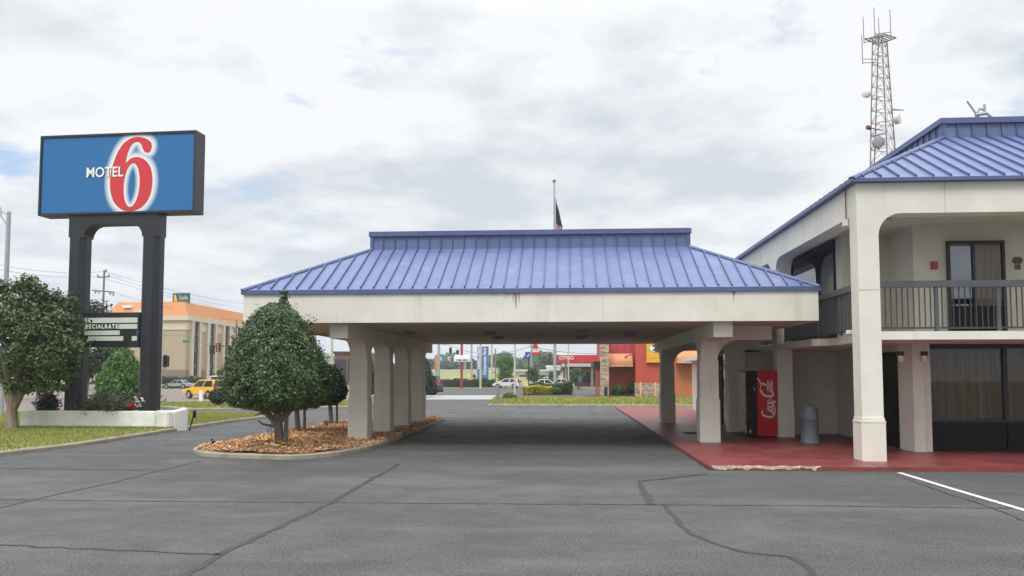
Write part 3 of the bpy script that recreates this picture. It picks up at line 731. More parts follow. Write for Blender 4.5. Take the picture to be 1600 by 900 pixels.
# railings
def rail(a0, a1, P, posts, sp, flip=False):
    mb = MB()
    def bx(a, b_, w_, z0, z1, mi=0):
        if P[0] == 'y': mb.box(a, b_, P[1] - w_ / 2, P[1] + w_ / 2, z0, z1, mi)
        else: mb.box(P[1] - w_ / 2, P[1] + w_ / 2, a, b_, z0, z1, mi)
    bx(a0, a1, .11, 3.64, 3.775, 1); bx(a0, a1, .05, 2.78, 2.815, 0)
    a = a0 + sp / 2
    while a < a1:
        bx(a - .0095, a + .0095, .02, 2.815, 3.64); a += sp
    for p in posts: bx(p - .035, p + .035, .06, 2.72, 3.638, 1)
    return mb.build('railing', ['rail_metal', 'rail_top'], mot)
rail(XL + .43, 12.6, ('y', YF + .2), [aty(1463, 480, YF + .2)[0], aty(1560, 480, YF + .2)[0], 10.6], .114)
rail(13.03, 19.2, ('y', YF + .2), [14.9, 16.8], .114)
rail(YF + .43, 23.18, ('x', XL + .22), [18.5, 20.1, 21.6], .09)
rail(23.64, 29.6, ('x', XL + .22), [25.2, 27.2], .115)
# small fittings
p = aty(1459, 415, 19.0); mb = MB(); mb.box(p[0] - .07, p[0] + .07, 18.94, 18.996, p[2] - .09, p[2] + .09); mb.build('fire_alarm', 'alarm_red', mot)
p = aty(1589, 407, 19.0); mb = MB()
mb.extr([(p[0] - .12, p[2]), (p[0] - .07, p[2] + .075), (p[0] + .07, p[2] + .075), (p[0] + .12, p[2]), (p[0] + .07, p[2] - .075), (p[0] - .07, p[2] - .075)], 18.97, 18.996, 'y')
mb.box(p[0] - .06, p[0] + .06, 18.97, 18.996, p[2] - .21, p[2] - .10); mb.build('room_plaque', 'plaque', mot)
for px, y in ((1404, 18.86), (1441, 18.9)):
    p = aty(px, 556, y); mb = MB(); mb.box(p[0] - .055, p[0] + .055, y - .17, y - .002, p[2] + .0, p[2] + .10)
    l_ = mb.build('wall_lamp', 'lamp_dark', mot); mb = MB(); mb.lathe([(.03, -.15), (.055, -.13), (.065, -.05), (.06, -.002)], (p[0], y - .12, p[2]), 12); mb.build('lamp_shade', 'lamp_glass', l_, smooth=True)
p = aty(1392, 352, 18.0); mb = MB(); mb.box(6.9, 7.2, 17.9, 18.2, 5.22, 5.328); mb.build('ceiling_light', 'sign_strip', mot)
mb = MB(); q = atx(1323, 300, XL); mb.tube([(XL - .03, q[1], 5.8), (XL - .03, q[1], 5.1)], .013, 6, 0); mb.box(XL - .09, XL - .002, q[1] - .06, q[1] + .06, 5.0, 5.14, 1); mb.build('downspout', ['brick_red', 'stucco'], mot)
mb = MB(); p = aty(1318, 514, 18.0); mb.box(6.1, 6.2, 17.6, 17.75, 2.722, 2.80); mb.build('flood_lamp', 'white_letter', mot)

xq = aty(1476, 300, YF)[0]
mb = MB(); mb.box(xq - .004, xq + .004, YF - .003, YF + .001, 5.16, 5.80); mb.build('joint', 'joint_grey', mot)
zq = aty(1350, 453, YF)[2]
mb = MB(); mb.box(XL - .003, XL + .433, YF - .003, YF + .001, zq - .005, zq + .005); mb.build('joint', 'joint_grey', mot)
for y in (20.4, 24.8, 28.2): mb = MB(); mb.box(XL - .003, XL + .001, y - .004, y + .004, 5.16, 5.80); mb.build('joint', 'joint_grey', mot)
# antenna on the roof
an = thing('roof_antenna', 'small thin antenna mast with angled boom on the blue roof edge', 'antenna', (10.5, 22, 8.16))
Pp = lambda x, y: aty(x, y, 21.5)
mb = MB(); mb.tube([Pp(1534, 190), Pp(1511, 158)], .025, 6); mb.build('boom', 'steel', an)
mb = MB(); mb.tube([Pp(1558, 190), Pp(1540, 176)], .035, 6); mb.tube([Pp(1524, 180), Pp(1541, 177)], .05, 6); mb.tube([Pp(1539, 180), Pp(1538, 163)], .03, 6); mb.build('mast', 'steel', an)
mb = MB(); mb.tube([Pp(1526, 178), Pp(1530, 170), Pp(1540, 172)], .03, 6); mb.build('bracket', 'steel', an)

# ------------------------------------------------------------------ things on the walkway
vm = thing('vending_machine', 'red drinks vending machine beside the cream column on the red walkway', 'vending machine', (5.6, 23.6, ZS))
VX0, VX1, VY0, VY1, VZ = 5.15, 6.0, 23.12, 24.10, 1.96
mb = MB(); mb.box(VX0 + .29, VX1, VY0, VY1, ZS + .03, VZ); mb.build('cabinet', 'vend_red', vm, bevel=.012)
mb = MB(); mb.box(VX0, VX0 + .284, VY0 + .006, VY1, ZS + .05, VZ); dr = mb.build('door', 'vend_black', vm, bevel=.012)
mb = MB(); mb.box(VX0 - .03, VX0 - .001, VY0 + .06, VY1 - .06, ZS + .12, VZ - .04); mb.build('front_panel', 'vend_art', dr, bevel=.01)
mb = MB(); mb.box(VX0 + .20, VX0 + .23, VY0 - .012, VY0 + .004, 1.40, 1.45); mb.build('lock', 'dish_white', dr)
mb = MB(); mb.box(VX0 + .06, VX0 + .10, VY0 - .004, VY0 + .004, .2, .28); mb.build('sticker', 'dish_white', dr)
def ell(cx, cy, rx, ry, a0, a1, n=14): return [(cx + rx * math.cos(R(t)), cy + ry * math.sin(R(t))) for t in np.linspace(a0, a1, n)]
strokes = [(ell(.50, .55, .42, .62, 60, 330), .15), ([(.25, -.02), (.7, -.22), (1.3, -.2), (1.8, -.05), (2.15, -.2), (2.0, -.35)], .10),
           (ell(1.1, .28, .19, .27, 0, 360), .11), (ell(1.55, .28, .19, .27, 55, 320), .11), (ell(1.98, .28, .18, .27, 0, 360), .11), ([(2.18, .5), (2.18, .05), (2.3, .02)], .1),
           ([(2.32, .3), (2.5, .34)], .08), (ell(2.95, .55, .40, .62, 60, 330), .15), (ell(3.5, .28, .19, .27, 0, 360), .11),
           ([(3.75, .1), (3.85, .9), (4.0, 1.2), (4.02, 1.0), (3.82, .3), (3.9, .02), (4.02, .05)], .09), (ell(4.25, .28, .18, .27, 0, 360), .11), ([(4.45, .5), (4.45, .05), (4.6, .1)], .1),
           ([(3.05, 1.15), (2.85, 1.28), (3.2, 1.32), (3.7, 1.2), (4.2, 1.35), (4.55, 1.6)], .10)]
mb = MB()
for pts, wd in strokes:
    pts = [(u + .22 * v, v) for u, v in pts]
    vs = []; sc_ = 1.16 / 4.9
    P = [Vector((u, v)) for u, v in pts]
    for i, p in enumerate(P):
        d = (P[min(i + 1, len(P) - 1)] - P[max(i - 1, 0)]); d = d.normalized() if d.length else Vector((1, 0)); a = Vector((-d.y, d.x)) * wd / 2 * (.85 + .6 * abs(d.y))
        for q in (p + a, p - a):   # u runs up the panel, v runs to the left
            vs.append((5.74 - (q.y - .5) * sc_ * 1.12, VY0 - .004, .60 + q.x * sc_))
    o = len(vs) // 2
    mb.add(vs, [(2 * i, 2 * i + 1, 2 * i + 3, 2 * i + 2) for i in range(o - 1)])
mb.build('lettering', 'white_letter', vm)

tr = thing('trash_can', 'grey domed litter bin standing on the red walkway', 'trash can', (6.25, 21.0, ZS))
mb = MB(); prof = [(.225, 0), (.235, .03), (.22, .06), (.21, .60), (.225, .62), (.225, .66), (.212, .68)]
mb.lathe(prof, (6.25, 21.0, ZS), 28); mb.build('bin', 'grey_plastic', tr, smooth=True)
mb = MB(); mb.lathe([(.212, .682), (.212, .78)] + [(.212 * math.cos(R(a)), .78 + .24 * math.sin(R(a))) for a in (15, 30, 45, 60, 75, 86)], (6.25, 21.0, ZS), 28); mb.build('dome_lid', 'grey_plastic', tr, smooth=True)

# ------------------------------------------------------------------ pylon sign
SA = R(-3.0); SX, SY = -15.2, 25.75
sg = thing('pylon_sign', 'tall black roadside sign with blue face and big red six', 'sign', (SX, SY, 0), SA)
CW, CZ0, CZ1, CD = 2.84, 7.30, 10.08, .60
mb = MB(); f_ = .07
mb.box(-CW, CW, .03, CD, CZ0, CZ1)
for (x0, x1, z0, z1) in ((-CW, CW, CZ1 - f_, CZ1), (-CW, CW, CZ0, CZ0 + f_), (-CW, -CW + f_, CZ0 + f_, CZ1 - f_), (CW - f_, CW, CZ0 + f_, CZ1 - f_)): mb.box(x0, x1, -.02, .03, z0, z1)
cab = mb.build('cabinet', 'sign_metal', sg, True)
# face graphics: coordinates from the sign's own artwork, u across 0..1, v up 0..1
def uv(x, y): return ((x - 245) / (1208 - 245), 1 - (y - 205) / (690 - 205))
outer = [(938, 300), (942, 280), (936, 258), (912, 236), (872, 222), (828, 222), (786, 240), (750, 275), (720, 330), (700, 390), (688, 450), (685, 510), (692, 570), (712, 625), (745, 662), (785, 684), (845, 684), (890, 662), (925, 622), (945, 570), (952, 510), (948, 455), (935, 410), (905, 370), (868, 350), (835, 348), (805, 360), (782, 382), (787, 340), (798, 300), (815, 268), (835, 253), (858, 252), (875, 266), (884, 290), (896, 312), (918, 322), (933, 314)]
hole = [(822 + 50 * math.cos(t) + 6 * math.sin(t), 523 - 138 * math.sin(t)) for t in np.linspace(0, 2 * math.pi, 36, endpoint=False)]
FWD, FHT = 2 * (CW - f_), (CZ1 - CZ0 - 2 * f_)
def smooth_closed(P, k=4):
    P = [np.array(p, float) for p in P]; n = len(P); out = []
    for i in range(n):
        p0, p1, p2, p3 = P[i - 1], P[i], P[(i + 1) % n], P[(i + 2) % n]
        for t in np.linspace(0, 1, k, endpoint=False): out.append(.5 * ((2 * p1) + (-p0 + p2) * t + (2 * p0 - 5 * p1 + 4 * p2 - p3) * t * t + (-p0 + 3 * p1 - 3 * p2 + p3) * t ** 3))
    return out
def fxy(p): u, v = uv(*p); return (-FWD / 2 + u * FWD, CZ0 + f_ + v * FHT)
O2 = [fxy(p) for p in smooth_closed(outer)]; H2 = [fxy(p) for p in hole]
O2 = [(x, max(z, CZ0 + f_ + .004)) for x, z in O2]
bm = bmesh.new()
def loop(P): vs = [bm.verts.new((x, .012, z)) for x, z in P]; return [bm.edges.new((vs[i], vs[(i + 1) % len(vs)])) for i in range(len(vs))]
E_ = loop(O2) + loop(H2)
bmesh.ops.triangle_fill(bm, edges=E_, use_beauty=True, use_dissolve=False)
me = bpy.data.meshes.new('numeral'); bm.to_mesh(me); bm.free()
mat('six_red', (.62, .035, .045), .4, .03, 1); me.materials.append(M['six_red'])
# printed face: blue with the pale glow that outlines the numeral in the artwork
NXg, NZg = 330, 150
X, Z = np.meshgrid(np.linspace(-FWD / 2, FWD / 2, NXg), np.linspace(CZ0 + f_, CZ1 - f_, NZg)); G = np.c_[X.ravel(), Z.ravel()]
def dist(G, P):
    P = np.array(P); d = np.full(len(G), 9.)
    for i in range(len(P)):
        a, b_ = P[i], P[(i + 1) % len(P)]; ab = b_ - a; t = np.clip(((G - a) @ ab) / (ab @ ab + 1e-12), 0, 1); d = np.minimum(d, np.linalg.norm(G - a - t[:, None] * ab, axis=1))
    return d
dd = np.minimum(dist(G, O2), dist(G, H2)); ins = inside(G, O2) & ~inside(G, H2); dd[ins] = 0
glow = np.clip(1.25 - dd / .19, 0, 1); glow = np.where(inside(G, H2), np.clip(1.25 - dd / .15, 0, 1), glow) ** .9
cb, cw = np.array([.022, .145, .36]), np.array([.80, .83, .80]); cc = cb + (cw - cb) * glow[:, None]
mf = bpy.data.meshes.new('sign_face'); idx = np.arange(NXg * NZg).reshape(NZg, NXg)
F = np.stack([idx[:-1, :-1], idx[:-1, 1:], idx[1:, 1:], idx[1:, :-1]], -1).reshape(-1, 4)
mf.from_pydata([(x, .022, z) for x, z in G], [], F.tolist())
at = mf.attributes.new('leafcol', 'FLOAT_COLOR', 'POINT'); at.data.foreach_set('color', np.c_[cc, np.ones(len(cc))].astype(np.float32).ravel())
leafmat('print_face', (1, 1, 1), .4, .4, 0); mf.materials.append(M['print_face'])
face = link('sign_face', mf, sg); link('numeral', me, face)
p0, p1 = fxy((533, 0)), fxy((768, 0)); zt = [fxy((0, y))[1] for y in (408, 472)]
textmesh('letter_shadow', 'MOTEL', (zt[0] - zt[1]) / .72, 'vend_black', face, facing((p0[0] + p1[0]) / 2 + .010, .006, sum(zt) / 2 - .010), .008, .001, (p1[0] - p0[0]) * 1.005)
textmesh('lettering', 'MOTEL', (zt[0] - zt[1]) / .72, 'white_letter', face, facing((p0[0] + p1[0]) / 2, 0, sum(zt) / 2), .007, .002, p1[0] - p0[0])
# posts and arched head
oct_ = lambda cx, h: [(cx - .19, .02), (cx + .14, .02), (cx + .30, .20), (cx + .30, .46), (cx + .16, .60), (cx - .19, .60), (cx - .28, .5), (cx - .28, .12)]
LX, RX = -1.44, 1.24
for cx_ in (LX, RX):
    mb = MB()
    zz_ = [0, 2.72, 3.96, 6.54]
    for a, b_ in zip(zz_[:-1], zz_[1:]): mb.prism(oct_(cx_, 0), a + .008, b_ - .008)
    mb.prism([(cx_ + (x - cx_) * .97, .34 + (y - .34) * .97) for x, y in oct_(cx_, 0)], 0, 6.54)
    mb.build('post', 'sign_metal', sg, True)
r = .45; a0, a1 = LX + .28, RX - .28
poly = [(LX - .28, 6.54), (LX - .28, 7.295), (RX + .28, 7.295), (RX + .28, 6.54), (a1, 6.54)] + [(a1 - r + r * math.cos(R(q)), 6.97 - r + r * math.sin(R(q))) for q in np.linspace(0, 90, 8)] + [(a0 + r - r * math.cos(R(q)), 6.97 - r + r * math.sin(R(q))) for q in np.linspace(90, 0, 8)] + [(a0, 6.54)]
MB().extr(poly, .05, .57, 'y').build('head_beam', 'sign_metal', sg, True, bevel=.03)
bd = MB(); bd.box(LX + .31, RX - .31, .10, .5, 2.78, 3.95); bd = bd.build('message_board', 'sign_metal', sg, True)
def bx_px(x): return (aty(x, 515, SY - .0)[0] - SX)
def bz(y): return aty(175, y, SY + .1)[2]
mb = MB()
rows = [(496.5, 504.5, [(100, 218)]), (506.5, 514, [(100, 133), (183, 218)]), (516.5, 523.5, [(106, 185), (213, 218)]), (525.5, 532.5, [(134, 191), (205, 218)])]
L0, L1 = LX + .40, RX - .38
for (ya, yb, segs) in rows:
    for (xa, xb) in segs:
        mb.box(max(L0, bx_px(xa)), min(L1, bx_px(xb)), .08, .098, bz(yb), bz(ya))
mb.build('letter_strip', 'sign_strip', bd, True)
xa, xb = bx_px(133.5), bx_px(182.5)
textmesh('lettering', 'ECIALRATE', .20, 'white_letter', bd, facing((xa + xb) / 2, .094, bz(510.3)), .006, .002, xb - xa - .04, spacing=1.3)

# planter
pl_ = thing('planter', 'low white cracked planter wall around the sign posts', 'planter', (-15.1, 25.2, .1))
pL, pR, pB = atz(30, 668, .1), atz(262, 671.5, .06), atz(294, 667.5, .1)
ex = Vector((pR[0] - pL[0], pR[1] - pL[1], 0)); Lp = ex.length; ex.normalize(); ey = Vector((pB[0] - pR[0], pB[1] - pR[1], 0)); Dp = ey.length; ey.normalize()
def PP(a, b_, z): q = Vector((pL[0], pL[1], 0)) + ex * a + ey * b_; return (q.x, q.y, z)
def pbox(mb, a0, a1, b0, b1, z0, z1, z1b=None, zb=None):
    z1b = z1 if z1b is None else z1b; zb = 0 if zb is None else zb
    mb.add([PP(a0, b0, z0), PP(a1, b0, z0), PP(a0, b1, z0), PP(a1, b1, z0), PP(a0, b0, z1), PP(a1, b0, z1b), PP(a0, b1, z1 + zb), PP(a1, b1, z1b + zb)], [(0, 2, 3, 1), (4, 5, 7, 6), (0, 1, 5, 4), (2, 6, 7, 3), (0, 4, 6, 2), (1, 3, 7, 5)])
sp_ = Lp * (243 - 30) / 232.
mb = MB(); pbox(mb, 0, sp_, 0, .2, .14, .66); pbox(mb, .0, .2, .2, Dp, .13, .66); pbox(mb, .2, Lp - .2, Dp - .2, Dp, .05, .66)
mb.build('wall', 'planter_white', pl_, bevel=.03)
mb = MB(); pbox(mb, sp_ + .022, Lp, -.012, .2, .13, .635, .64); pbox(mb, Lp - .2, Lp + .004, .205, Dp, -.05, .64, zb=.11)
mb.build('broken_wall', 'planter_white', pl_, bevel=.03)
mb = MB(); pbox(mb, .03, Lp - .1, .025, .2, -.05, .14); mb.build('brick_footing', 'brick_red', pl_)
mb = MB(); pbox(mb, .2, Lp - .2, .2, Dp - .2, 0, .5); mb.build('soil', 'soil', pl_)
mb = MB(); q = atz(296, 668, .1); mb.tube([(q[0], q[1], 0), (q[0] + .16, q[1], .62)], .022, 6); mb.box(q[0] + .11, q[0] + .21, q[1] - .02, q[1] + .02, .42, .66)
tag(mb.build('leaning_stake', 'dark_panel'), 'thin dark stake leaning at the broken end of the planter', 'stake')

# ------------------------------------------------------------------ trees and plants
def trunk(parent, pts, rad, matname='bark', limbs=(), name='trunk'):
    mb = MB(); mb.tube(pts, rad, 9)
    for l_, r_ in limbs: mb.tube(l_, r_, 6)
    return mb.build(name, matname, parent, smooth=True)
def V3(*a): return np.array(a, float)
# big tree left of the sign
p = V3(-17.75, 24.6, .1)
t = thing('shade_tree', 'spreading green tree growing at the left end of the sign planter', 'tree', p)
trunk(t, [p + V3(0, 0, -.1), p + V3(.02, 0, .15), p + V3(-.02, 0, .7), p + V3(.05, 0, 1.3)], [.25, .18, .155, .17], 'bark_pale',
      [([p + V3(.0, 0, .7), p + V3(.35, .1, 1.5), p + V3(.8, .2, 2.5), p + V3(1.2, .2, 3.1)], [.16, .12, .07, .03]), ([p + V3(0, 0, .7), p + V3(-.3, .1, 1.4), p + V3(-.9, 0, 2.4), p + V3(-1.4, -.2, 3.2)], [.16, .12, .08, .03]),
       ([p + V3(.02, 0, 1.1), p + V3(.1, .2, 2.0), p + V3(.2, .4, 3.2), p + V3(.2, .4, 4.1)], [.15, .12, .07, .03]), ([p + V3(0, 0, 1.0), p + V3(.1, -.5, 1.9), p + V3(.1, -1.0, 2.9)], [.12, .09, .03])])
bl = []
for px, py, r_, dy in ((30, 472, .62, 0), (70, 475, .6, .3), (10, 500, .75, -.2), (55, 515, .8, -.5), (95, 500, .55, -.3), (100, 530, .55, -.6), (35, 555, .72, -.4), (80, 560, .66, -.6), (112, 550, .36, -.7), (10, 578, .6, .2), (52, 588, .5, .2), (85, 588, .48, -.2), (-30, 520, .8, .2), (-20, 580, .6, .3), (40, 447, .3, .2), (60, 452, .3, .1), (90, 468, .42, .4), (108, 478, .34, .1), (-20, 470, .6, .1), (30, 530, .8, .9), (85, 530, .7, .9), (112, 505, .36, -.2), (60, 540, .8, .3), (20, 600, .35, -.5), (100, 585, .4, .6), (60, 490, .7, .1), (18, 450, .3, .3), (44, 438, .3, .2), (50, 444, .28, 0), (108, 470, .3, .2), (5, 455, .3, .1), (118, 540, .3, -.8), (70, 602, .3, .1), (40, 606, .3, 0)):
    q = aty(px, py, p[1] + dy); bl.append((q[0], q[1], q[2], r_ * 1.15, r_ * 1.1, r_ * .78))
for i in range(26):
    b0 = bl[int(rng.integers(0, len(bl)))]; a_ = rng.uniform(0, 6.28); bl.append((b0[0] + math.cos(a_) * b0[3] * 1.05, b0[1] + rng.uniform(-.6, .6) * b0[4], b0[2] + math.sin(a_) * b0[5] * 1.05, .24, .24, .17))
crown('crown', 'oak_leaf', t, bl, 21000, .12, .3, .38, .10, .55, .4, .3)

def ball(bx, by, z0, z1, rx, n=6):   # rounded cone outline as stacked blobs
    out = []
    for i in range(n):
        f = i / (n - 1); z = z0 + (z1 - z0) * (.22 + .6 * f); w = rx * (1.0 - .62 * f ** 1.5)
        out.append((bx, by, z, w, w, (z1 - z0) * .24))
    return out
# clipped holly at the tip of the mulch bed
p = V3(HTX, HTY, HTZ)
t = thing('holly_tree', 'large clipped dark green holly tree at the front of the mulch bed', 'tree', p)
trunk(t, [p + V3(.02, 0, -.15), p + V3(0, 0, .1), p + V3(-.03, 0, .5), p + V3(-.1, 0, 1.0), p + V3(-.08, 0, 2.0)], [.15, .105, .09, .085, .05], 'bark',
      [([p + V3(.16, -.03, -.05), p + V3(.18, -.04, .5), p + V3(.24, -.02, 1.2)], [.065, .045, .045]), ([p + V3(-.04, 0, .4), p + V3(-.3, -.1, .7), p + V3(-.6, -.1, 1.0)], [.09, .07, .04]), ([p + V3(-.08, -.02, .35), p + V3(-.35, -.1, .40), p + V3(-.48, -.1, .5)], [.035, .025, .01]), ([p + V3(-.06, -.02, .55), p + V3(-.4, -.12, .66), p + V3(-.55, -.12, .60)], [.035, .025, .01]), ([p + V3(.05, 0, .5), p + V3(.3, 0, .8), p + V3(.6, 0, 1.0)], [.09, .07, .04])])
c_ = aty(431, 590, p[1])
prof = [(.98, .30), (1.04, .60), (1.10, .90), (1.33, 1.12), (1.73, 1.17), (2.07, 1.10), (2.55, .92), (3.05, .68), (3.30, .46), (3.5, .18)]
def profile_crown(parent, matname, cx, cy, prof, n, leaf, cell=.18, warm=.1, spread=.34, rough=.07, depth=.34, z0=0., aspect=.55, name='crown'):
    zs = np.array([a for a, _ in prof]) + z0; rs = np.array([b_ for _, b_ in prof])
    dens = np.maximum(rs, .25) ; zf = np.linspace(zs[0], zs[-1], 400); rf = np.interp(zf, zs, rs); pdf = np.maximum(rf, .15); pdf /= pdf.sum()
    z = rng.choice(zf, n, p=pdf) + rng.normal(0, .02, n); ph = rng.uniform(0, 2 * np.pi, n); rr = np.interp(z, zs, rs)
    lump = 1 + rough * (np.sin(5 * ph + 3 * z) * np.sin(4.3 * z + ph) + .8 * np.sin(11 * ph - 6 * z + 1) * np.sin(9 * z))
    k = rng.random(n) ** .5; u = 1 - depth * (1 - k) + rng.exponential(.022, n)
    P = np.c_[cx + np.cos(ph) * rr * lump * u, cy + np.sin(ph) * rr * lump * u, z]
    dz = np.interp(z + .05, zs, rs) - np.interp(z - .05, zs, rs)
    N = np.c_[np.cos(ph), np.sin(ph), -dz / .1 * .6 + .35] + rng.normal(size=(n, 3)) * .55
    # stray shoots: short runs of leaves reaching out past the clipped outline
    ns = max(6, n // 260); base = rng.integers(0, n, ns); L_ = rng.uniform(.06, .2, ns) * min(1., rs.max()); k_ = 9
    for j in range(ns):
        i0 = base[j]; d_ = np.array([math.cos(ph[i0]), math.sin(ph[i0]), rng.uniform(.0, .9)]); ii = rng.integers(0, n, k_)
        r0 = np.interp(z[i0], zs, rs); P[ii] = np.array([cx + math.cos(ph[i0]) * r0, cy + math.sin(ph[i0]) * r0, z[i0]]) + d_ * (L_[j] * np.linspace(0, 1, k_))[:, None] + rng.normal(0, .014, (k_, 3)); N[ii] = rng.normal(size=(k_, 3))
    ob = leafmesh(name, matname, parent, P, N, leaf, leafcols(n, P, spread, warm, cell), aspect)
    mb = MB(); mb.lathe([(max(.02, r_ * .60), z_ + (.14 if i == 0 else 0)) for i, (z_, r_) in enumerate(zip(zs, rs))], (cx, cy, 0), 16); co = mb.build('shaded_core', matname, ob)
    at = co.data.attributes.new('leafcol', 'FLOAT_COLOR', 'POINT'); at.data.foreach_set('color', np.tile([.3, .3, .3, 1], len(co.data.vertices)).astype(np.float32))  # leaf colour darkened on the solid core: inner shade put into colour
    return ob
hc = profile_crown(t, 'holly_leaf', c_[0], c_[1], prof, 40000, .064, rough=.085, depth=.42, spread=.42)
q = aty(444, 470, p[1]); n = 460
P = np.c_[q[0] + rng.normal(0, .045, n), q[1] + rng.normal(0, .045, n), rng.uniform(q[2] - .35, q[2] + .22, n)]
leafmesh('shoot', 'holly_leaf', hc, P, rng.normal(size=(n, 3)), .08, leafcols(n, P, .3, .1, .2), .5)
# two smaller hollies behind it
for (bx_, by_, z_, px_c, rad, zt_, n, lab, mt) in ((466, 673, ZM, 474, .95, 2.75, 9000, 'holly tree with twin stems half hidden behind the big clipped holly', 'holly_leaf'), (518, 661, ZM, 516, .62, 2.15, 7000, 'small dark round tree on thin stems left of the front column', 'dark_leaf')):
    p = np.array([*g2(bx_, by_, z_), z_]); t = thing('holly_tree', lab, 'tree', p)
    trunk(t, [p + V3(0, 0, -.1), p + V3(-.06, 0, .6), p + V3(-.05, 0, 1.4)], [.09, .07, .05], 'bark', [([p + V3(.2, 0, -.1), p + V3(.19, 0, .6), p + V3(.12, 0, 1.4)], [.05, .04, .03])])
    q = aty(px_c, 600, p[1]); h = zt_
    profile_crown(t, mt, q[0], q[1], [(.75, rad * .4), (.95, rad * .8), (1.25, rad), (h * .62, rad * .95), (h * .8, rad * .7), (h, rad * .25)], n, .085, z0=.05)
def sprig(name, px, py, z, h, matname, label, n=26, w_=.06, cat='weed', leaf=.07):
    q = g2(px, py, z); t = thing(name, label, cat, (*q, z)); mb = MB(); mb.tube([(*q, z - .03), (q[0] + .05, q[1], z + h)], [.012, .006], 5); mb.build('stem', 'bark', t)
    P = np.c_[q[0] + rng.normal(0, w_, n) + .03, q[1] + rng.normal(0, w_, n), z + h * rng.uniform(.25, 1.05, n)]
    leafmesh('leaves', matname, t, P, rng.normal(size=(n, 3)), leaf, leafcols(n, P), .5)
sprig('weed', 422, 681, ZM, .42, 'dark_leaf', 'thin dark weed sprouting in the mulch beside the big holly trunk')
sprig('weed', 508, 667, ZM, .22, 'dark_leaf', 'little weed at the foot of the small dark round tree')
sprig('weed', 329, 699, ZM, .2, 'dark_leaf', 'tiny weed leaning over the kerb at the tip of the mulch bed', 10, .03)
# shrubs in and behind the planter
def bush(name, px0, px1, py0, py1, Y, matname, label, n, leaf, cat='bush', group=None, lumps=5, rough=.15, trunk_=False, cell=.25, zb=None, warm=.12):
    a, b_ = aty(px0, py1, Y), aty(px1, py0, Y); z0 = max(0.05, a[2]) if zb is None else zb; z1 = b_[2]; cx_, w_ = (a[0] + b_[0]) / 2, (b_[0] - a[0]) / 2
    t = thing(name, label, cat, (cx_, Y, 0.), 0, group)
    bl = []
    for i in range(lumps):
        f = (i + .5) / lumps * 2 - 1; hh = (z1 - z0) / 2 * (1 - .35 * abs(f) ** 1.6)
        bl.append((cx_ + f * w_ * (1 - .5 / lumps) * .75, Y + rng.normal(0, .1) * w_, z0 + hh, w_ * (.42 if lumps > 2 else .9), min(w_, 1.2) * .7, hh))
    crown('crown', matname, t, bl, n, leaf, .55, .32, warm, .5, rough, cell)
    blob_core('shaded_core', matname, t, bl, .6)  # solid filler core, coloured dark like the shade inside the bush
    mb = MB(); mb.tube([(cx_, Y, -.05), (cx_, Y, z0 + (z1 - z0) * .4)], [.06 + .02 * w_, .04], 7); mb.build('trunk', 'bark', t)
    return t
az = bush('azalea_bush', 128, 223, 606, 643, 26.1, 'azalea_leaf', 'mixed reddish azalea bushes between the two sign posts', 5200, .075, zb=.45, lumps=6, warm=.3)
n = 40; q = aty(205, 635, 25.6); P = np.c_[q[0] + rng.normal(0, .07, n), 25.62 + rng.normal(0, .04, n), q[2] + rng.normal(0, .05, n)]
leafmesh('flower', 'petal', az, P, rng.normal(size=(n, 3)) + V3(0, -1, .3), .1, np.ones((n, 3)) * rng.uniform(.7, 1.3, (n, 1)), .8)
n = 40; q = aty(216, 628, 25.6); P = np.c_[q[0] + rng.normal(0, .07, n), 25.62 + rng.normal(0, .05, n), q[2] + rng.normal(0, .13, n)]
mat('dry_leaf', (.6, .55, .48), .8, .1, 3); leafmesh('dry_leaves', 'dry_leaf', az, P, rng.normal(size=(n, 3)), .08, np.ones((n, 3)), .7)
bush('planter_bush', 54, 96, 608, 643, 26.0, 'dark_leaf', 'dark leafy bush left of the left sign post', 1500, .12, zb=.45, lumps=3, rough=.3)
sprig('vine', 243, 646, .5, .62, 'weed_leaf', 'bright green weed growing at the right sign post', 130, .16, 'weed', .09)
p = np.array([aty(189, 640, 34.)[0], 34., 0])
t = thing('round_shrub', 'bright green rounded shrub tree seen between the sign posts', 'shrub', p)
trunk(t, [p, p + V3(0, 0, 1.)], [.1, .08]); profile_crown(t, 'bright_leaf', p[0], p[1], [(.35, .6), (.8, .95), (1.3, 1.02), (1.8, .92), (2.4, .66), (2.85, .36), (3.1, .12)], 9000, .11, cell=.25)
def tree(px, Y, ztop, rad, zbot, matname, label, n, leaf, group=None, name='tree', tr_r=.16, cat='tree', rough=.2):
    q = aty(px, 588, Y); p = V3(q[0], Y, 0); t = thing(name, label, cat, p, 0, group); H = ztop - zbot
    trunk(t, [p + V3(0, 0, -.1), p + V3(.03 * H, 0, zbot + .1 * H), p + V3(0, 0, zbot + .6 * H)], [tr_r, tr_r * .7, tr_r * .25], 'bark', [([p + V3(0, 0, zbot * .9), p + V3(s_ * rad * .6, .2 * s_, zbot + .5 * H)], [tr_r * .5, tr_r * .15]) for s_ in (-1, 1)])
    bl = []
    for i in range(11):
        a = rng.uniform(0, 6.28); f = rng.random(); r_ = rad * .62 * math.sqrt(rng.random()) * (1 - .5 * f)
        bl.append((p[0] + r_ * math.cos(a), Y + r_ * math.sin(a), zbot + H * (.2 + .62 * f), rad * .5, rad * .5, H * .2))
    crown('crown', matname, t, bl, n, leaf, .3, .3, .12, .55, rough, leaf * 4)
    return t
tree(133, 46., 6.6, 2.0, 1.3, 'dark_leaf', 'dark loose tree behind the left sign post', 5000, .2)
tree(60, 60., 5.5, 2.6, 1.2, 'oak_leaf', 'street tree across the lawn behind the big shade tree', 5000, .24)
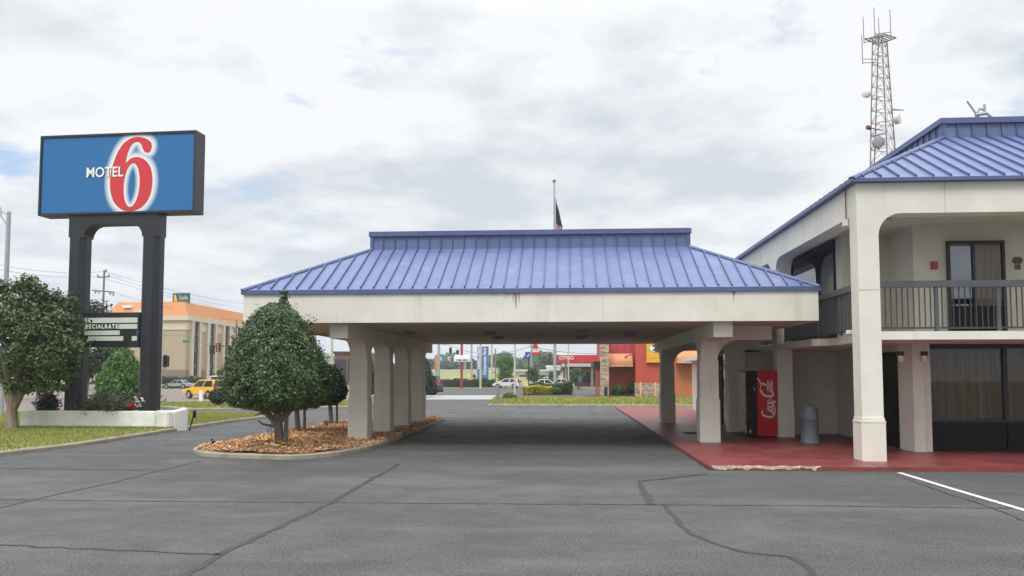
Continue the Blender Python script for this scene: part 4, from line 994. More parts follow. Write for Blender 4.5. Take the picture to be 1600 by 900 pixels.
tree(175, 100., 8.2, 3.4, 1.5, 'bright_leaf', 'pale green tree beyond the street beside the orange-roofed hotel', 5000, .35)
tree(132, 104., 5.5, 2.6, 1.2, 'dark_leaf', 'dark tree beyond the street left of the silver car', 4000, .3)
p = np.array([*g2(341, 635, .1), .1]); t = thing('topiary_shrub', 'small ball shrub on a short trunk beside the driveway verge', 'shrub', p)
trunk(t, [p - V3(0, 0, .1), p + V3(0, 0, .5)], [.16, .12]); profile_crown(t, 'dark_leaf', p[0], p[1], [(.2, .3), (.4, .48), (.62, .52), (.85, .42), (1.02, .15)], 2500, .09, z0=.1)
mb = MB(); mb.lathe([(.9, 0), (.75, .05), (.3, .1)], (p[0] + .1, p[1], .1), 14); tag(mb.build('soil_ring', 'soil'), 'bare brown soil ring under the small ball shrub', 'soil', kind='structure')
p = atz(314, 627, .1); mb = MB(); mb.cbox(p[0], p[1], 0, .24, .2, .78, 0, .04); mb.cbox(p[0], p[1], .78, .16, .14, .06)
tag(mb.build('marker_post', 'white_letter'), 'stubby white marker post on the verge in front of the yellow car', 'post')
# tall dark evergreens beyond the rear columns
for px, lab in ((655, 'dark narrow evergreen tree beside the parked dark car'), (604, 'dark narrow evergreen tree seen between the canopy columns'), (573, 'green narrow tree seen right of the front column')):
    Y = 68.; q = aty(px, 588, Y); p = V3(q[0], Y, 0); t = thing('evergreen_tree', lab, 'tree', p)
    mt = 'dark_leaf' if px != 573 else 'holly_leaf'
    trunk(t, [p, p + V3(0, 0, 2)], [.14, .08]); w_ = 1.25 if px == 655 else .75
    profile_crown(t, mt, p[0], p[1], [(.25, w_ * .8), (.8, w_), (1.8, w_ * .95), (2.8, w_ * .72), (3.5, w_ * .4), (3.95, w_ * .1)], 6000, .16, cell=.4, rough=.1)
p = np.array([*g2(796, 624.5, .1), .1]); t = thing('round_bush', 'little round bush on the corner of the grass island', 'bush', p)
trunk(t, [p - V3(0, 0, .1), p + V3(0, 0, .3)], [.05, .04]); profile_crown(t, 'hedge_leaf', p[0], p[1], [(.02, .3), (.2, .48), (.4, .47), (.6, .2)], 1800, .09)
p = atz(778, 631, .1); mb = MB(); mb.lathe([(.105, 0), (.105, 1.2), (.09, 1.25), (.03, 1.27)], (p[0], p[1], 0), 14)
tag(mb.build('bollard', 'bollard_grey', smooth=True), 'grey concrete bollard on the corner of the grass island', 'bollard')
def hedge(name, px0, px1, pyb, Y, h, d, matname, label, n, leaf, lumps=9, cat='hedge'):
    a, b_ = aty(px0, 600, Y)[0], aty(px1, 600, Y)[0]; t = thing(name, label, cat, ((a + b_) / 2, Y, 0))
    P = np.c_[rng.uniform(a, b_, n), rng.uniform(Y - d / 2, Y + d / 2, n), h * rng.random(n) ** .35]
    face_ = rng.random(n); P[face_ < .45, 1] = Y - d / 2 + rng.normal(0, .06, (face_ < .45).sum()); top_ = (face_ > .45) & (face_ < .8); P[top_, 2] = h + rng.normal(0, .05, top_.sum())
    P[:, 2] *= 1 + .08 * np.sin(P[:, 0] * 1.7) + .05 * np.sin(P[:, 0] * 4.1)
    N = np.c_[rng.normal(0, .6, n), rng.normal(-.5, .6, n), rng.normal(.6, .6, n)]
    o = leafmesh('foliage', matname, t, P, N, leaf, leafcols(n, P, .3, .12, leaf * 4), .6)
    mb = MB(); mb.box(a + .05, b_ - .05, Y - d / 2 + .1, Y + d / 2 - .1, 0, h * .86); co = mb.build('shaded_core', matname, t)
    at = co.data.attributes.new('leafcol', 'FLOAT_COLOR', 'POINT'); at.data.foreach_set('color', np.tile([.5, .5, .5, 1], len(co.data.vertices)).astype(np.float32))  # box core in darkened leaf colour, painting the hedge's inner shade
    return t
hedge('hedge', 690, 774, 605, 132., 1.25, 1.5, 'hedge_leaf', 'long clipped hedge along the far edge of the lot', 9000, .2)
hedge('hedge', 868, 895, 616, 79., 1.15, 1.6, 'hedge_leaf', 'short dark clipped hedge beside the yellow plants', 4000, .13)
hedge('hedge', 826, 868, 600, 80.5, 1.0, 1.2, 'hedge_leaf', 'low hedge behind the yellow flowering plants', 3500, .13)
hedge('hedge', 245, 312, 598, 121., 1.6, 2.5, 'hedge_leaf', 'low hedge along the base of the orange-roofed hotel', 5000, .3)
hedge('flower_bed', 817, 862, 617, 77.6, .75, 1.3, 'yellow_leaf', 'bright yellow flowering plants in front of the low hedge', 4200, .15, cat='flowers')
bush('green_plant', 858, 876, 603, 617, 77.2, 'bright_leaf', 'light green leafy plant right of the yellow flowers', 1500, .13, lumps=2, cat='plant')
tree(790, 126., 5.4, 2.2, .7, 'bright_leaf', 'green tree behind the white hatchback', 5000, .25)
tree(834, 118., 3.6, 1.6, .9, 'hedge_leaf', 'small round tree below the fuel station price sign', 2500, .22)
tree(903, 112., 3.3, 1.5, .7, 'hedge_leaf', 'small dense tree behind the standing person', 3000, .2)
tree(866, 135., 2.9, 1.5, .5, 'bright_leaf', 'pale shrubby tree left of the fuel station canopy', 2000, .22)

# ------------------------------------------------------------------ cars
def car(name, label, px, py, rz, L, W, H, paint, style='hatch', group=None, X=None):
    g = g2(px, py) if X is None else X
    t = thing(name, label, 'car', (g[0], g[1], .008), rz, group)
    wr = .32 if style != 'suv' else .38; wb = L * .30; bel = H * .60
    def arch(cx): return [(cx + (wr + .05) * math.cos(R(a)), .3 + (wr + .05) * math.sin(R(a))) for a in np.linspace(175, 5, 9) if .3 + (wr + .05) * math.sin(R(a)) > .2]
    h = L / 2
    bot = [(-h + .05, .28)] + arch(-wb) + arch(wb) + [(h - .06, .28)]
    if style == 'sedan': top = [(h, .42), (h - .03, bel * .72), (h - .35, bel * .84), (h * .42, bel), (-h * .55, bel * 1.02), (-h + .15, bel * .98), (-h, bel * .8), (-h, .42)]
    else: top = [(h, .42), (h - .04, bel * .74), (h - .35, bel * .88), (h * .45, bel), (-h + .08, bel * 1.02), (-h, bel * .85), (-h, .42)]
    poly = bot + top
    mb = MB(); mb.extr(poly, -W / 2, W / 2, 'y'); mb.build('body', paint, t, True, bevel=.045)
    if style == 'sedan': c0, c1, r0, r1 = -h * .72, h * .42, -h * .38, h * .08
    elif style == 'suv': c0, c1, r0, r1 = -h + .08, h * .42, -h + .3, h * .2
    elif style == 'pickup': c0, c1, r0, r1 = -h * .1, h * .45, -h * .04, h * .22
    else: c0, c1, r0, r1 = -h + .1, h * .55, -h + .42, h * .12
    a, b_ = W / 2 - .05, W / 2 - .2; zb, zt = bel - .02, H
    q = [(c0, -a, zb), (c1, -a, zb), (c1, a, zb), (c0, a, zb), (r0, -b_, zt), (r1, -b_, zt), (r1, b_, zt), (r0, b_, zt)]
    mb = MB(); mb.add(q, [(0, 3, 2, 1), (4, 5, 6, 7), (0, 1, 5, 4), (1, 2, 6, 5), (2, 3, 7, 6), (3, 0, 4, 7)]); mb.build('cabin', paint, t, True, bevel=.05)
    def pane(i, j, k, l_, u0=.07, u1=.93, v0=.12, v1=.88):
        A, B, Cc, D = [Vector(q[n]) for n in (i, j, k, l_)]
        nrm = (B - A).cross(D - A).normalized() * .008
        def pt(u, v): return A.lerp(B, u).lerp(D.lerp(Cc, u), v) + nrm
        mb = MB(); pts = [pt(u0, v0), pt(u1, v0), pt(u1, v1), pt(u0, v1)]
        mb.add(pts + [p_ + nrm for p_ in pts], [(0, 1, 2, 3), (4, 7, 6, 5), (0, 4, 5, 1), (1, 5, 6, 2), (2, 6, 7, 3), (3, 7, 4, 0)]); mb.build('window', 'hotel_window', t, True)
    pane(1, 2, 6, 5); pane(3, 0, 4, 7)
    for (i, j, k, l_) in ((0, 1, 5, 4), (2, 3, 7, 6)): pane(i, j, k, l_, .08, .47); pane(i, j, k, l_, .52, .92)
    for sx_ in (-1, 1):
        for sy_ in (-1, 1):
            mb = MB(); mb.lathe([(wr * .6, -.1), (wr, -.09), (wr, .09), (wr * .6, .1)], (sx_ * wb, sy_ * (W / 2 - .09), wr), 18, axis='y'); wl = mb.build('wheel', 'tyre', t, True, smooth=True)
            mb = MB(); mb.lathe([(wr * .62, -.105), (wr * .62, .105)], (sx_ * wb, sy_ * (W / 2 - .09), wr), 14, axis='y'); mb.build('rim', 'rim', wl, True)
    for sy_ in (-1, 1):
        mb = MB(); y = sy_ * (W / 2 - .16); mb.box(-h - .012, -h + .2, min(y, y + sy_ * .15), max(y, y + sy_ * .15), bel * .72, bel * 1.02 + (.25 if style in ('hatch', 'suv') else -.12)); mb.build('tail_light', 'tail_red', t, True)
        mb = MB(); mb.box(h - .3, h + .005, min(y - sy_ * .12, y + sy_ * .15), max(y - sy_ * .12, y + sy_ * .15), bel * .62, bel * .76); mb.build('headlight', 'lamp_clear', t, True)
    mb = MB(); mb.box(-h - .04, -h + .05, -W / 2 + .06, W / 2 - .06, .3, .48); mb.build('bumper', paint if style != 'suv' else 'dark_panel', t, True)
    return t
car('taxi', 'bright yellow hatchback driving away along the street', 324, 622.8, R(150), 4.2, 1.72, 1.52, 'yellow_paint', 'hatch')
car('parked_car', 'silver coupe parked in front of the hotel hedge', 278, 607.3, R(174), 4.5, 1.75, 1.28, 'silver_paint', 'sedan')
car('silver_car', 'silver sedan seen between the sign posts on the street', 148, 613, R(200), 4.5, 1.75, 1.42, 'silver_paint', 'sedan')
car('pickup_truck', 'white vehicle just behind the yellow hatchback', 340, 611, R(110), 4.8, 1.85, 1.85, 'white_paint', 'suv')
car('dark_suv', 'dark blue parked car half hidden by the evergreen tree', 652, 617.3, R(172), 4.6, 1.85, 1.85, 'dark_paint', 'suv')
car('white_hatchback', 'white hatchback standing behind the grey bollard', 792, 606.6, R(172), 4.1, 1.72, 1.45, 'white_paint', 'hatch')
car('white_car', 'white sedan parked behind the yellow flowers', 0, 0, R(186), 4.6, 1.8, 1.42, 'white_paint', 'sedan', X=(aty(846, 600, 104.)[0], 104.))
car('white_car', 'white sedan parked farther back toward the fuel station', 0, 0, R(178), 4.5, 1.8, 1.42, 'white_paint', 'sedan', X=(aty(874, 600, 122.)[0], 122.))

# ------------------------------------------------------------------ person
g = g2(906, 609); t_p = (g[0], g[1])
sk = bpy.data.meshes.new('person')
J = [(0, 0, .92), (0, .01, 1.15), (0, 0, 1.38), (0, 0, 1.50), (0, -.02, 1.60), (0, -.03, 1.70), (.19, 0, 1.40), (.24, .01, 1.12), (.22, -.08, .88), (-.19, 0, 1.40), (-.25, .02, 1.12), (-.21, -.06, .88), (.10, 0, .86), (.11, -.02, .48), (.12, 0, .08), (.13, -.13, .04), (-.10, 0, .86), (-.11, .02, .48), (-.12, .03, .08), (-.13, -.1, .04)]
Ed = [(0, 1), (1, 2), (2, 3), (3, 4), (4, 5), (2, 6), (6, 7), (7, 8), (2, 9), (9, 10), (10, 11), (0, 12), (12, 13), (13, 14), (14, 15), (0, 16), (16, 17), (17, 18), (18, 19)]
Rr = [.15, .15, .17, .065, .10, .085, .075, .05, .035, .075, .05, .035, .10, .07, .045, .04, .10, .07, .045, .04]
sk.from_pydata(J, Ed, []); ob = bpy.data.objects.new('person', sk); COL.objects.link(ob)
ob.modifiers.new('s', 'SKIN'); sv = sk.skin_vertices[0].data
for i, r_ in enumerate(Rr): sv[i].radius = (r_, r_ * .8)
sv[0].use_root = True
md = ob.modifiers.new('d', 'SUBSURF'); md.levels = 1
me = bpy.data.meshes.new_from_object(ob.evaluated_get(bpy.context.evaluated_depsgraph_get())); bpy.data.objects.remove(ob)
me.materials.clear()
for k in ('skin', 'shirt', 'trouser', 'hair'): me.materials.append(M[k])
for p_ in me.polygons:
    z = p_.center.z; x = abs(p_.center.x)
    p_.material_index = 2 if z < .93 and x < .185 else (1 if z < 1.47 and not (z < 1.0) else (3 if z > 1.68 or (z > 1.55 and p_.center.y > .02) else 0))
    p_.use_smooth = True
po = bpy.data.objects.new('person', me); COL.objects.link(po); po.location = (g[0], g[1], .008); po.rotation_euler = (0, 0, R(20)); ORG[po] = ((g[0], g[1], 0), 0)
tag(po, 'person in dark shirt and trousers standing near the restaurant entrance', 'person')

# ------------------------------------------------------------------ hotel with orange roof
HX, HY, HZ = -64.2, 131.0, 12.0
ho = thing('hotel', 'beige four-storey hotel with orange roof across the street', 'building', (HX - 8, HY + 20, 0))
xl = -78.2; yb = 200.
mb = MB(); mb.box(xl, HX, HY, yb, 2.9, 9.7); mb.build('wall', 'hotel_wall', ho)
mb = MB(); mb.box(xl - .02, HX + .02, HY - .02, yb, 0, 2.9); mb.build('base', 'hotel_base', ho)
mb = MB(); mb.box(xl - .1, HX + .1, HY - .1, yb, 9.7, 11.3); mb.build('frieze', 'hotel_pale', ho)
mb = MB(); mb.box(xl - .5, HX + .5, HY - .5, yb, 11.3, 12.1); mb.build('cornice', 'hotel_pale', ho)
mb = MB(); E = [(xl - .4, HY - .4, 12.1), (HX + .4, HY - .4, 12.1), (HX + .4, yb, 12.1), (xl - .4, yb, 12.1)]; T = [(xl + 1.2, HY + 1.4, 14.6), (HX - 1.1, HY + 1.4, 14.6), (HX - 1.1, yb - 1, 14.6), (xl + 1.2, yb - 1, 14.6)]
mb.add(E + T, [(0, 1, 5, 4), (1, 2, 6, 5), (2, 3, 7, 6), (3, 0, 4, 7), (4, 5, 6, 7)]); hr = mb.build('roof', 'hotel_roof', ho)
mb = MB(); q = aty(197, 476, HY); mb.box(q[0] - .7, q[0] + .7, HY + .2, HY + 1.3, 13.5, 13.95); mb.build('vent', 'white_letter', hr)
q = aty(221, 482, HY)[0]; mb = MB(); mb.extr([(q - 1.4, 12.1), (q + 1.0, 12.1), (q, 13.1), (q - .5, 13.1)], HY - .9, HY + .6, 'y'); mb.build('gable', 'hotel_pale', hr)
for px in (303, 328, 351, 370):
    y = atx(px, 560, HX)[1]; wd = 1.05
    mb = MB(); mb.box(HX, HX + .12, y - wd, y + wd, .8, 11.28); wn = mb.build('window_strip', 'hotel_window', ho)
    mb = MB()
    for s_ in (-1, 1): mb.box(HX, HX + .5, y + s_ * (wd + .35) - .34, y + s_ * (wd + .35) + .34, 0, 11.29)
    mb.build('pilaster', 'hotel_pale', wn)
    mb = MB()
    for z in (3.3, 6., 8.7): mb.box(HX + .12, HX + .2, y - wd, y + wd, z, z + .5)
    mb.build('spandrel', 'plaque', wn)
q = aty(284, 464, HY + 3); hs = thing('rooftop_sign', 'dark green sign board on the roof of the hotel', 'sign', (q[0], HY + 3, 14.6))
mb = MB(); a, b_ = aty(271, 470, HY + 3), aty(297, 458, HY + 3); mb.box(a[0], b_[0], HY + 2.7, HY + 3.1, 14.6, b_[2]); mb.build('board', 'green_sign', hs)
textmesh('lettering', 'Quality', .95, 'sign_strip', hs, facing((a[0] + 2 * b_[0]) / 3, HY + 2.68, (14.6 + b_[2]) / 2), .01, .01, (b_[0] - a[0]) * .55, local=False)
mb = MB(); mb.add([(a[0] + .25, HY + 2.69, 14.8), (a[0] + .9, HY + 2.69, 14.8), (a[0] + .5, HY + 2.69, b_[2] - .2), (a[0] + .2, HY + 2.69, b_[2] - .3)], [(0, 1, 2, 3)]); mb.build('emblem', 'sign_yellow', hs)

# ------------------------------------------------------------------ poles, signals and wires
def pole(name, px, py_top, py_bot, Y, r0, r1, matname, label, cat='pole', group=None):
    a = aty(px, py_top, Y); t = thing(name, label, cat, (a[0], Y, 0), 0, group); mb = MB(); mb.tube([(a[0], Y, -.05), (a[0], Y, a[2])], [r0, r1], 10); mb.build('shaft', matname, t, smooth=True); return t, a
t, a = pole('light_pole', 14, 331, 650, 33.5, .13, .09, 'pole_grey', 'tall grey pole with truss arm at the left edge', 'street light')
mb = MB(); e = aty(-45, 305, 33.5); e2 = aty(-60, 345 - 24, 33.5); m_ = aty(13, 355, 33.5)
mb.tube([(a[0], 33.5, a[2] - .15), e], .035, 6); mb.tube([m_, aty(2, 338, 33.5), aty(-20, 322, 33.5)], .03, 6); mb.tube([aty(2, 338, 33.5), aty(1, 324, 33.5)], .025, 6); mb.build('truss_arm', 'pole_grey', t)
up_, a = pole('utility_pole', 163, 422, 600, 118., .2, .14, 'wood_pole', 'wooden utility pole with two crossarms beyond the sign', 'utility pole')
mb = MB(); p, q = aty(153, 433.5, 118), aty(171, 432.5, 118); mb.tube([p, q], .09, 6); mb.build('crossarm', 'wood_pole', up_)
mb = MB(); p, q = aty(145, 453.5, 118), aty(178, 456.5, 118); mb.tube([p, q], .12, 6); mb.build('crossarm', 'wood_pole', up_)
mb = MB()
for px, py in ((153, 431), (170, 430), (166, 423), (149, 456), (172, 458), (177, 460), (154, 456)):
    q = aty(px, py, 118); mb.lathe([(.12, -.25), (.16, 0), (.1, .25)], q, 8)
mb.build('insulator', 'steel', up_)
mb = MB()
for (x0, y0), (x1, y1, Y1) in (((163, 424), (420, 478, 160)), ((170, 431), (420, 486, 160)), ((153, 432), (420, 490, 160)), ((163, 424), (-60, 400, 90)), ((170, 431), (-60, 408, 90)), ((177, 457), (420, 505, 160)), ((146, 453), (-60, 438, 90))):
    A, B = Vector(aty(x0, y0, 118)), Vector(aty(x1, y1, Y1)); mb.tube([A.lerp(B, f) - Vector((0, 0, 4 * .9 * f * (1 - f))) for f in np.linspace(0, 1, 10)], .022, 4)
tag(mb.build('power_line', 'wire'), 'thin sagging power lines running off the utility pole', 'wires')
def head(mb_parent, px, py0, py1, Y, matname='signal_black', name='signal_head', lens='signal_black', w_=.2):
    a, b_ = aty(px, py0, Y), aty(px, py1, Y); mb = MB(); mb.box(a[0] - w_, a[0] + w_, Y - .15, Y + .1, b_[2], a[2]); o = mb.build(name, matname, mb_parent)
    mb = MB(); h = a[2] - b_[2]
    for i in range(3): mb.lathe([(.16, 0), (.19, -.10)], (a[0], Y - .15, b_[2] + h * (i + .5) / 3), 10, axis='y')
    mb.build('lens', lens, o); return o
sg1, a = pole('signal_mast', 327.5, 497, 600, 112., .16, .12, 'pale_pole', 'pale mast with traffic lights in front of the hotel', 'traffic light')
mb = MB(); mb.tube([aty(327.5, 541, 112), aty(385, 540, 112)], [.09, .06], 6); mb.build('mast_arm', 'signal_black', sg1)
head(sg1, 332, 539, 553, 111.6, w_=.32); head(sg1, 341.5, 536, 550, 111.4, w_=.32, lens='signal_orange'); head(sg1, 359, 541, 552, 111.6, w_=.24)
t, a = pole('utility_pole', 369.5, 500, 600, 125., .14, .11, 'wood_pole', 'slim pole against the hotel right of the traffic lights', 'utility pole')
t, a = pole('signal_pole', 254.5, 480, 632, 50., .045, .04, 'pale_pole', 'thin pale pole just right of the right sign post', 'traffic light')
head(t, 261.5, 556, 573, 50., w_=.1); mb = MB(); mb.tube([aty(254.5, 577, 50), aty(261, 576, 50)], .02, 6); mb.build('bracket', 'signal_black', t)
q = aty(290.5, 533.5, 108.); t = thing('street_sign', 'small green street name sign hanging in front of the hotel', 'street sign', q); mb = MB(); mb.box(q[0] - .42, q[0] + .42, 107.96, 108.0, q[2] - .2, q[2] + .2); mb.build('plate', 'street_green', t)
mb = MB(); mb.tube([(q[0] - .3, 108, q[2] + .2), (q[0] - .3, 108, q[2] + .9)], .02, 5); mb.tube([aty(255, 524, 108.), (q[0] - .3, 108, q[2] + .9), aty(327, 541, 111.6)], .02, 5); mb.build('span_wire', 'wire', t)
# poles seen under the canopy
pole('light_pole', 519, 520, 592, 62., .11, .10, 'pale_pole', 'pale pole behind the small dark round tree')
pole('light_pole', 686, 505, 596, 138., .26, .2, 'pole_grey', 'thick grey pole behind the parked dark car')
pole('light_pole', 737, 520, 604, 150., .18, .16, 'pole_grey', 'grey pole just right of the red sign pole')
pole('light_pole', 751, 520, 607, 116., .17, .14, 'pale_pole', 'cream pole standing in front of the blue banner sign')
pole('light_pole', 768.5, 520, 594, 150., .2, .16, 'pale_pole', 'cream pole right of the blue banner sign')
pole('utility_pole', 774, 545, 590, 200., .18, .15, 'wood_pole', 'distant thin pole behind the green tree')
pole('light_pole', 804.5, 500, 619, 72., .1, .08, 'pale_pole', 'pale pole behind the little round bush')
pole('light_pole', 888, 522, 601, 98., .1, .08, 'pale_pole', 'slim pale pole in front of the fuel station canopy')
pole('light_pole', 727, 566, 600, 145., .12, .1, 'pale_pole', 'short pale pole behind the hanging white board sign')
sp3, a = pole('span_pole', 660, 530, 604, 150., .15, .12, 'pole_grey', 'grey pole carrying traffic lights on a span wire', 'traffic light')
mb = MB(); mb.tube([aty(660, 532, 150), aty(690, 538, 150), aty(706, 541, 150), aty(730, 549, 150), aty(745, 552, 150)], .035, 5); mb.build('span_wire', 'wire', sp3)
head(sp3, 704, 543, 553, 149.8, w_=.26); head(sp3, 715, 547, 554, 149.8, w_=.26)
mb = MB()
A, B = Vector(aty(720, 556, 180)), Vector(aty(830, 541, 128)); mb.tube([A.lerp(B, f) - Vector((0, 0, 3 * f * (1 - f))) for f in np.linspace(0, 1, 8)], .04, 4)
A, B = Vector(aty(830, 541, 128)), Vector(aty(960, 552, 120)); mb.tube([A.lerp(B, f) - Vector((0, 0, 2 * f * (1 - f))) for f in np.linspace(0, 1, 8)], .04, 4)
tag(mb.build('overhead_wire', 'wire'), 'sagging overhead wire passing the fuel station price sign', 'wires')
# flagpole
FY = 100.; q = aty(866, 284, FY); fp = thing('flagpole', 'very tall flagpole rising behind the canopy roof', 'flagpole', (q[0], FY, 0))
mb = MB(); mb.tube([(q[0], FY, 0), (q[0], FY, q[2])], [.22, .09], 10); mb.build('shaft', 'pole_grey', fp, smooth=True)
mb = MB(); mb.lathe([(.03, -.25), (.2, -.12), (.25, 0), (.2, .15), (.03, .25)], (q[0], FY, q[2] + .1), 12); mb.build('ball', 'dish_grey', fp, smooth=True)
mb = MB(); fl = [(867, 310), (868, 318), (870.5, 330), (873.5, 343), (875, 350), (873, 360), (873, 372)]
vs = []
nf = 9
for i, (px, py) in enumerate(fl):
    w0 = aty(867, py, FY); w1 = aty(867 + (px - 867) * 1.35 + .5, py + (6 if i > 2 else 0), FY)
    for k in range(nf):
        f = k / (nf - 1); vs.append((w0[0] + (w1[0] - w0[0]) * f + .1, FY - .15 + .28 * math.sin(k * 1.8 + i * .5), w0[2] + (w1[2] - w0[2]) * f))
fs = []; ms = []
mb.v = vs
for i in range(len(fl) - 1):
    for k in range(nf - 1):
        mb.f.append((i * nf + k, i * nf + k + 1, (i + 1) * nf + k + 1, (i + 1) * nf + k)); mb.m.append(0 if i < 4 and not (i == 3 and k > 6) else (1 + (k + i) % 2))
mb.v = [tuple(map(float, v)) for v in mb.v]
fo = mb.build('flag', ['flag_navy', 'flag_red', 'flag_white']); tag(fo, 'limp flag with navy canton hanging on the tall flagpole', 'flag')

# ------------------------------------------------------------------ lattice tower
TY = 72.; zt_ = aty(1376, 62, TY)[2]
tc_ = aty(1376, 62, TY)[0]; wb_ = 4.3; wt_ = 1.35; bxl = tc_ - .08
tw = thing('radio_tower', 'tall lattice radio tower with dishes behind the motel roof', 'tower', (bxl, TY, 0))
phs = [R(d) for d in (185, 275 + 10, 5 + 60)]
phs = [R(200), R(262), R(20)]
def leg(k, z):
    f = z / zt_; w_ = (wb_ + (wt_ - wb_) * min(1, f)) / 1.73; return (bxl + w_ * math.cos(phs[k]) * 1.0 + .35 * (f - 1) * -1 * .0, TY + w_ * math.sin(phs[k]), z)
for k in range(3):
    mb = MB(); mb.tube([leg(k, 0), leg(k, zt_)], [.075, .05], 6); mb.build('leg', 'tower_steel', tw)
mb = MB(); z = 0.; i = 0
while z < zt_ - .5:
    st = 1.9 - 1.0 * z / zt_
    for k in range(3):
        a, b_, c_, d_ = leg(k, z), leg((k + 1) % 3, z), leg(k, min(zt_, z + st)), leg((k + 1) % 3, min(zt_, z + st))
        mb.tube([a, b_], .028, 4); mid = tuple((u + v) / 2 for u, v in zip(c_, d_)); mb.tube([a, mid], .024, 4); mb.tube([b_, mid], .024, 4)
    z += st
mb.tube([leg(0, zt_ * .1)[:2] + (2,), (bxl - .1, TY, zt_)], .06, 5)
mb.build('bracing', 'tower_steel', tw)
mb = MB(); PQ = [Vector((bxl - 1.35, TY - .2, zt_)), Vector((bxl - .1, TY - 1.2, zt_)), Vector((bxl + 1.3, TY - .3, zt_)), Vector((bxl + .3, TY + 1.0, zt_))]
for i in range(4): mb.tube([PQ[i], PQ[(i + 1) % 4]], .06, 5)
for f in (.2, .4, .6, .8): mb.tube([PQ[0].lerp(PQ[1], f), PQ[3].lerp(PQ[2], f)], .04, 4); mb.tube([PQ[1].lerp(PQ[2], f), PQ[0].lerp(PQ[3], f)], .03, 4)
mb.build('platform', 'tower_steel', tw)
for px, y0, y1, arm in ((1349, 26, 60, 62), (1366, 12, 50, 58), (1373, 28, 52, 58), (1391, 15, 50, 55), (1347, 55, 92, 95)):
    mb = MB(); A, B = aty(px - .5, y0, TY), aty(px + .8, y1, TY); mb.tube([B, A], .038, 5)
    mb.tube([aty(px + .8, y1, TY), aty(px + 1, y1 + 8, TY)], .04, 4); mb.tube([aty(px + 1, y1, TY), aty(1370, arm - 2, TY)], .035, 4); mb.tube([aty(px + 1, y1 + 6, TY), aty(1370, arm + 3, TY)], .035, 4)
    mb.build('antenna', 'tower_steel', tw)
for px, py, r_, mt, ax in ((1352.5, 146, .36, 'dish_white', (-.8, -.6)), (1404, 185, .5, 'dish_white', (.75, -.65)), (1356, 199, .2, 'gas_building', (-.8, -.6)), (1373.5, 222, .52, 'dish_grey', (.05, -1))):
    Y_ = TY - 1.0; c_ = aty(px, py, Y_); d = Vector((ax[0], ax[1], 0)).normalized(); mb = MB()
    mb.tube([Vector(c_) - d * .32, Vector(c_) - d * .3, Vector(c_) + d * .05, Vector(c_) + d * .12], [r_ * .5, r_ * .96, r_, r_ * .6], 20); mb.tube([Vector(c_) - d * .3, Vector((bxl, TY, c_[2]))], .05, 5)
    mb.build('dish', mt, tw, smooth=True)
mb = MB(); A, B = aty(1394, 171, TY), aty(1412, 172, TY); mb.tube([A, B], [.1, .05], 6); A, B = aty(1364, 212, TY - 1), aty(1384, 207, TY - 1); mb.tube([A, B], [.07, .05], 6); mb.build('side_arm', 'steel', tw)

# ------------------------------------------------------------------ restaurant
RY = 72.; re = thing('restaurant', 'red and orange restaurant with stone base and awnings behind the canopy', 'restaurant', (aty(1010, 600, RY)[0], RY, 0))
X_ = lambda px, Y=RY: aty(px, 588, Y)[0]
x0, x1, x2, x3 = X_(938, RY - 1), X_(951.5, RY - 1), X_(993), X_(1040)
mb = MB(); mb.box(x0, x1, RY - 1., RY + .2, 0, 7.0); mb.build('stone_pillar', 'stone', re)
mb = MB(); mb.box(x1 - .2, x2 + .2, RY + 1.4, RY + 9, 0, 3.3, 0); mb.box(x0 + .1, x2 + .2, RY + 1.7, RY + 9, 3.3, 7.0, 1); mb.build('wall', ['rest_rust', 'rest_pink'], re)
mb = MB(); x = x1 + .3
while x < x2: mb.box(x - .04, x + .04, RY + 1.62, RY + 1.70, 4.2, 7.0); x += .62
mb.build('roof_seam', 'rest_red', re)
mb = MB(); mb.box(x2, x3 + .3, RY - .2, RY + 9, 1.18, 7.4); mb.build('red_wall', 'rest_red', re)
mb = MB(); mb.box(x2 - .05, x3 + .32, RY - .3, RY - .2, 0, 1.2); mb.box(x2 - .1, x2 + .05, RY - .2, RY + 1.4, 0, 1.2); mb.build('stone_base', 'stone', re)
mb = MB(); mb.box(x3 + .3, X_(1700), RY - .1, RY + 14, 0, 5.5); mb.build('orange_wall', 'rest_orange', re)
def awning(xa, xb, y, z0, z1, d):
    mb = MB(); prof_ = [(y, z1)] + [(y - d * math.sin(R(a)), z0 + .25 + (z1 - z0 - .25) * math.cos(R(a))) for a in np.linspace(10, 90, 7)] + [(y - d, z0), (y, z0)]
    mb.extr(prof_, xa, xb, 'x'); o = mb.build('awning', 'awning', re)
    mb = MB(); mb.box(xa - .02, xb + .02, y - d - .02, y - .01, z0 - .05, z0 + .06)
    mb.build('hem', 'awning_hem', o); return o
awning(x1 + .02, X_(989), RY + 1.4, aty(970, 572, RY + .4)[2], aty(970, 552, RY + .4)[2], 1.3)
awning(X_(1056), X_(1100), RY - .1, aty(1075, 566.5, RY - 1)[2], aty(1075, 548, RY - 1)[2], 1.1)
awning(X_(1130), X_(1190), RY - .1, aty(1075, 566.5, RY - 1)[2], aty(1075, 548, RY - 1)[2], 1.1)
sgx0, sgx1 = X_(1010.5, RY - .5), X_(1037, RY - .5)
mb = MB(); za, zb_ = aty(1015, 566.5, RY - .5)[2], 5.6; mb.box(sgx0, sgx1, RY - .5, RY - .21, za, zb_); ys_ = mb.build('yellow_sign', 'sign_yellow', re)
q = aty(1018, 545.5, RY - .52); mb = MB()
for (dx, dz, r_, mi) in ((-.28, 0, .2, 0), (.12, .05, .26, 1), (.3, -.1, .2, 1), (.18, .28, .13, 2)): mb.lathe([(r_, 0), (r_ * .9, -.02)], (q[0] + dx, RY - .505 - .003 * mi, q[2] + dz), 14, mi, 'y')
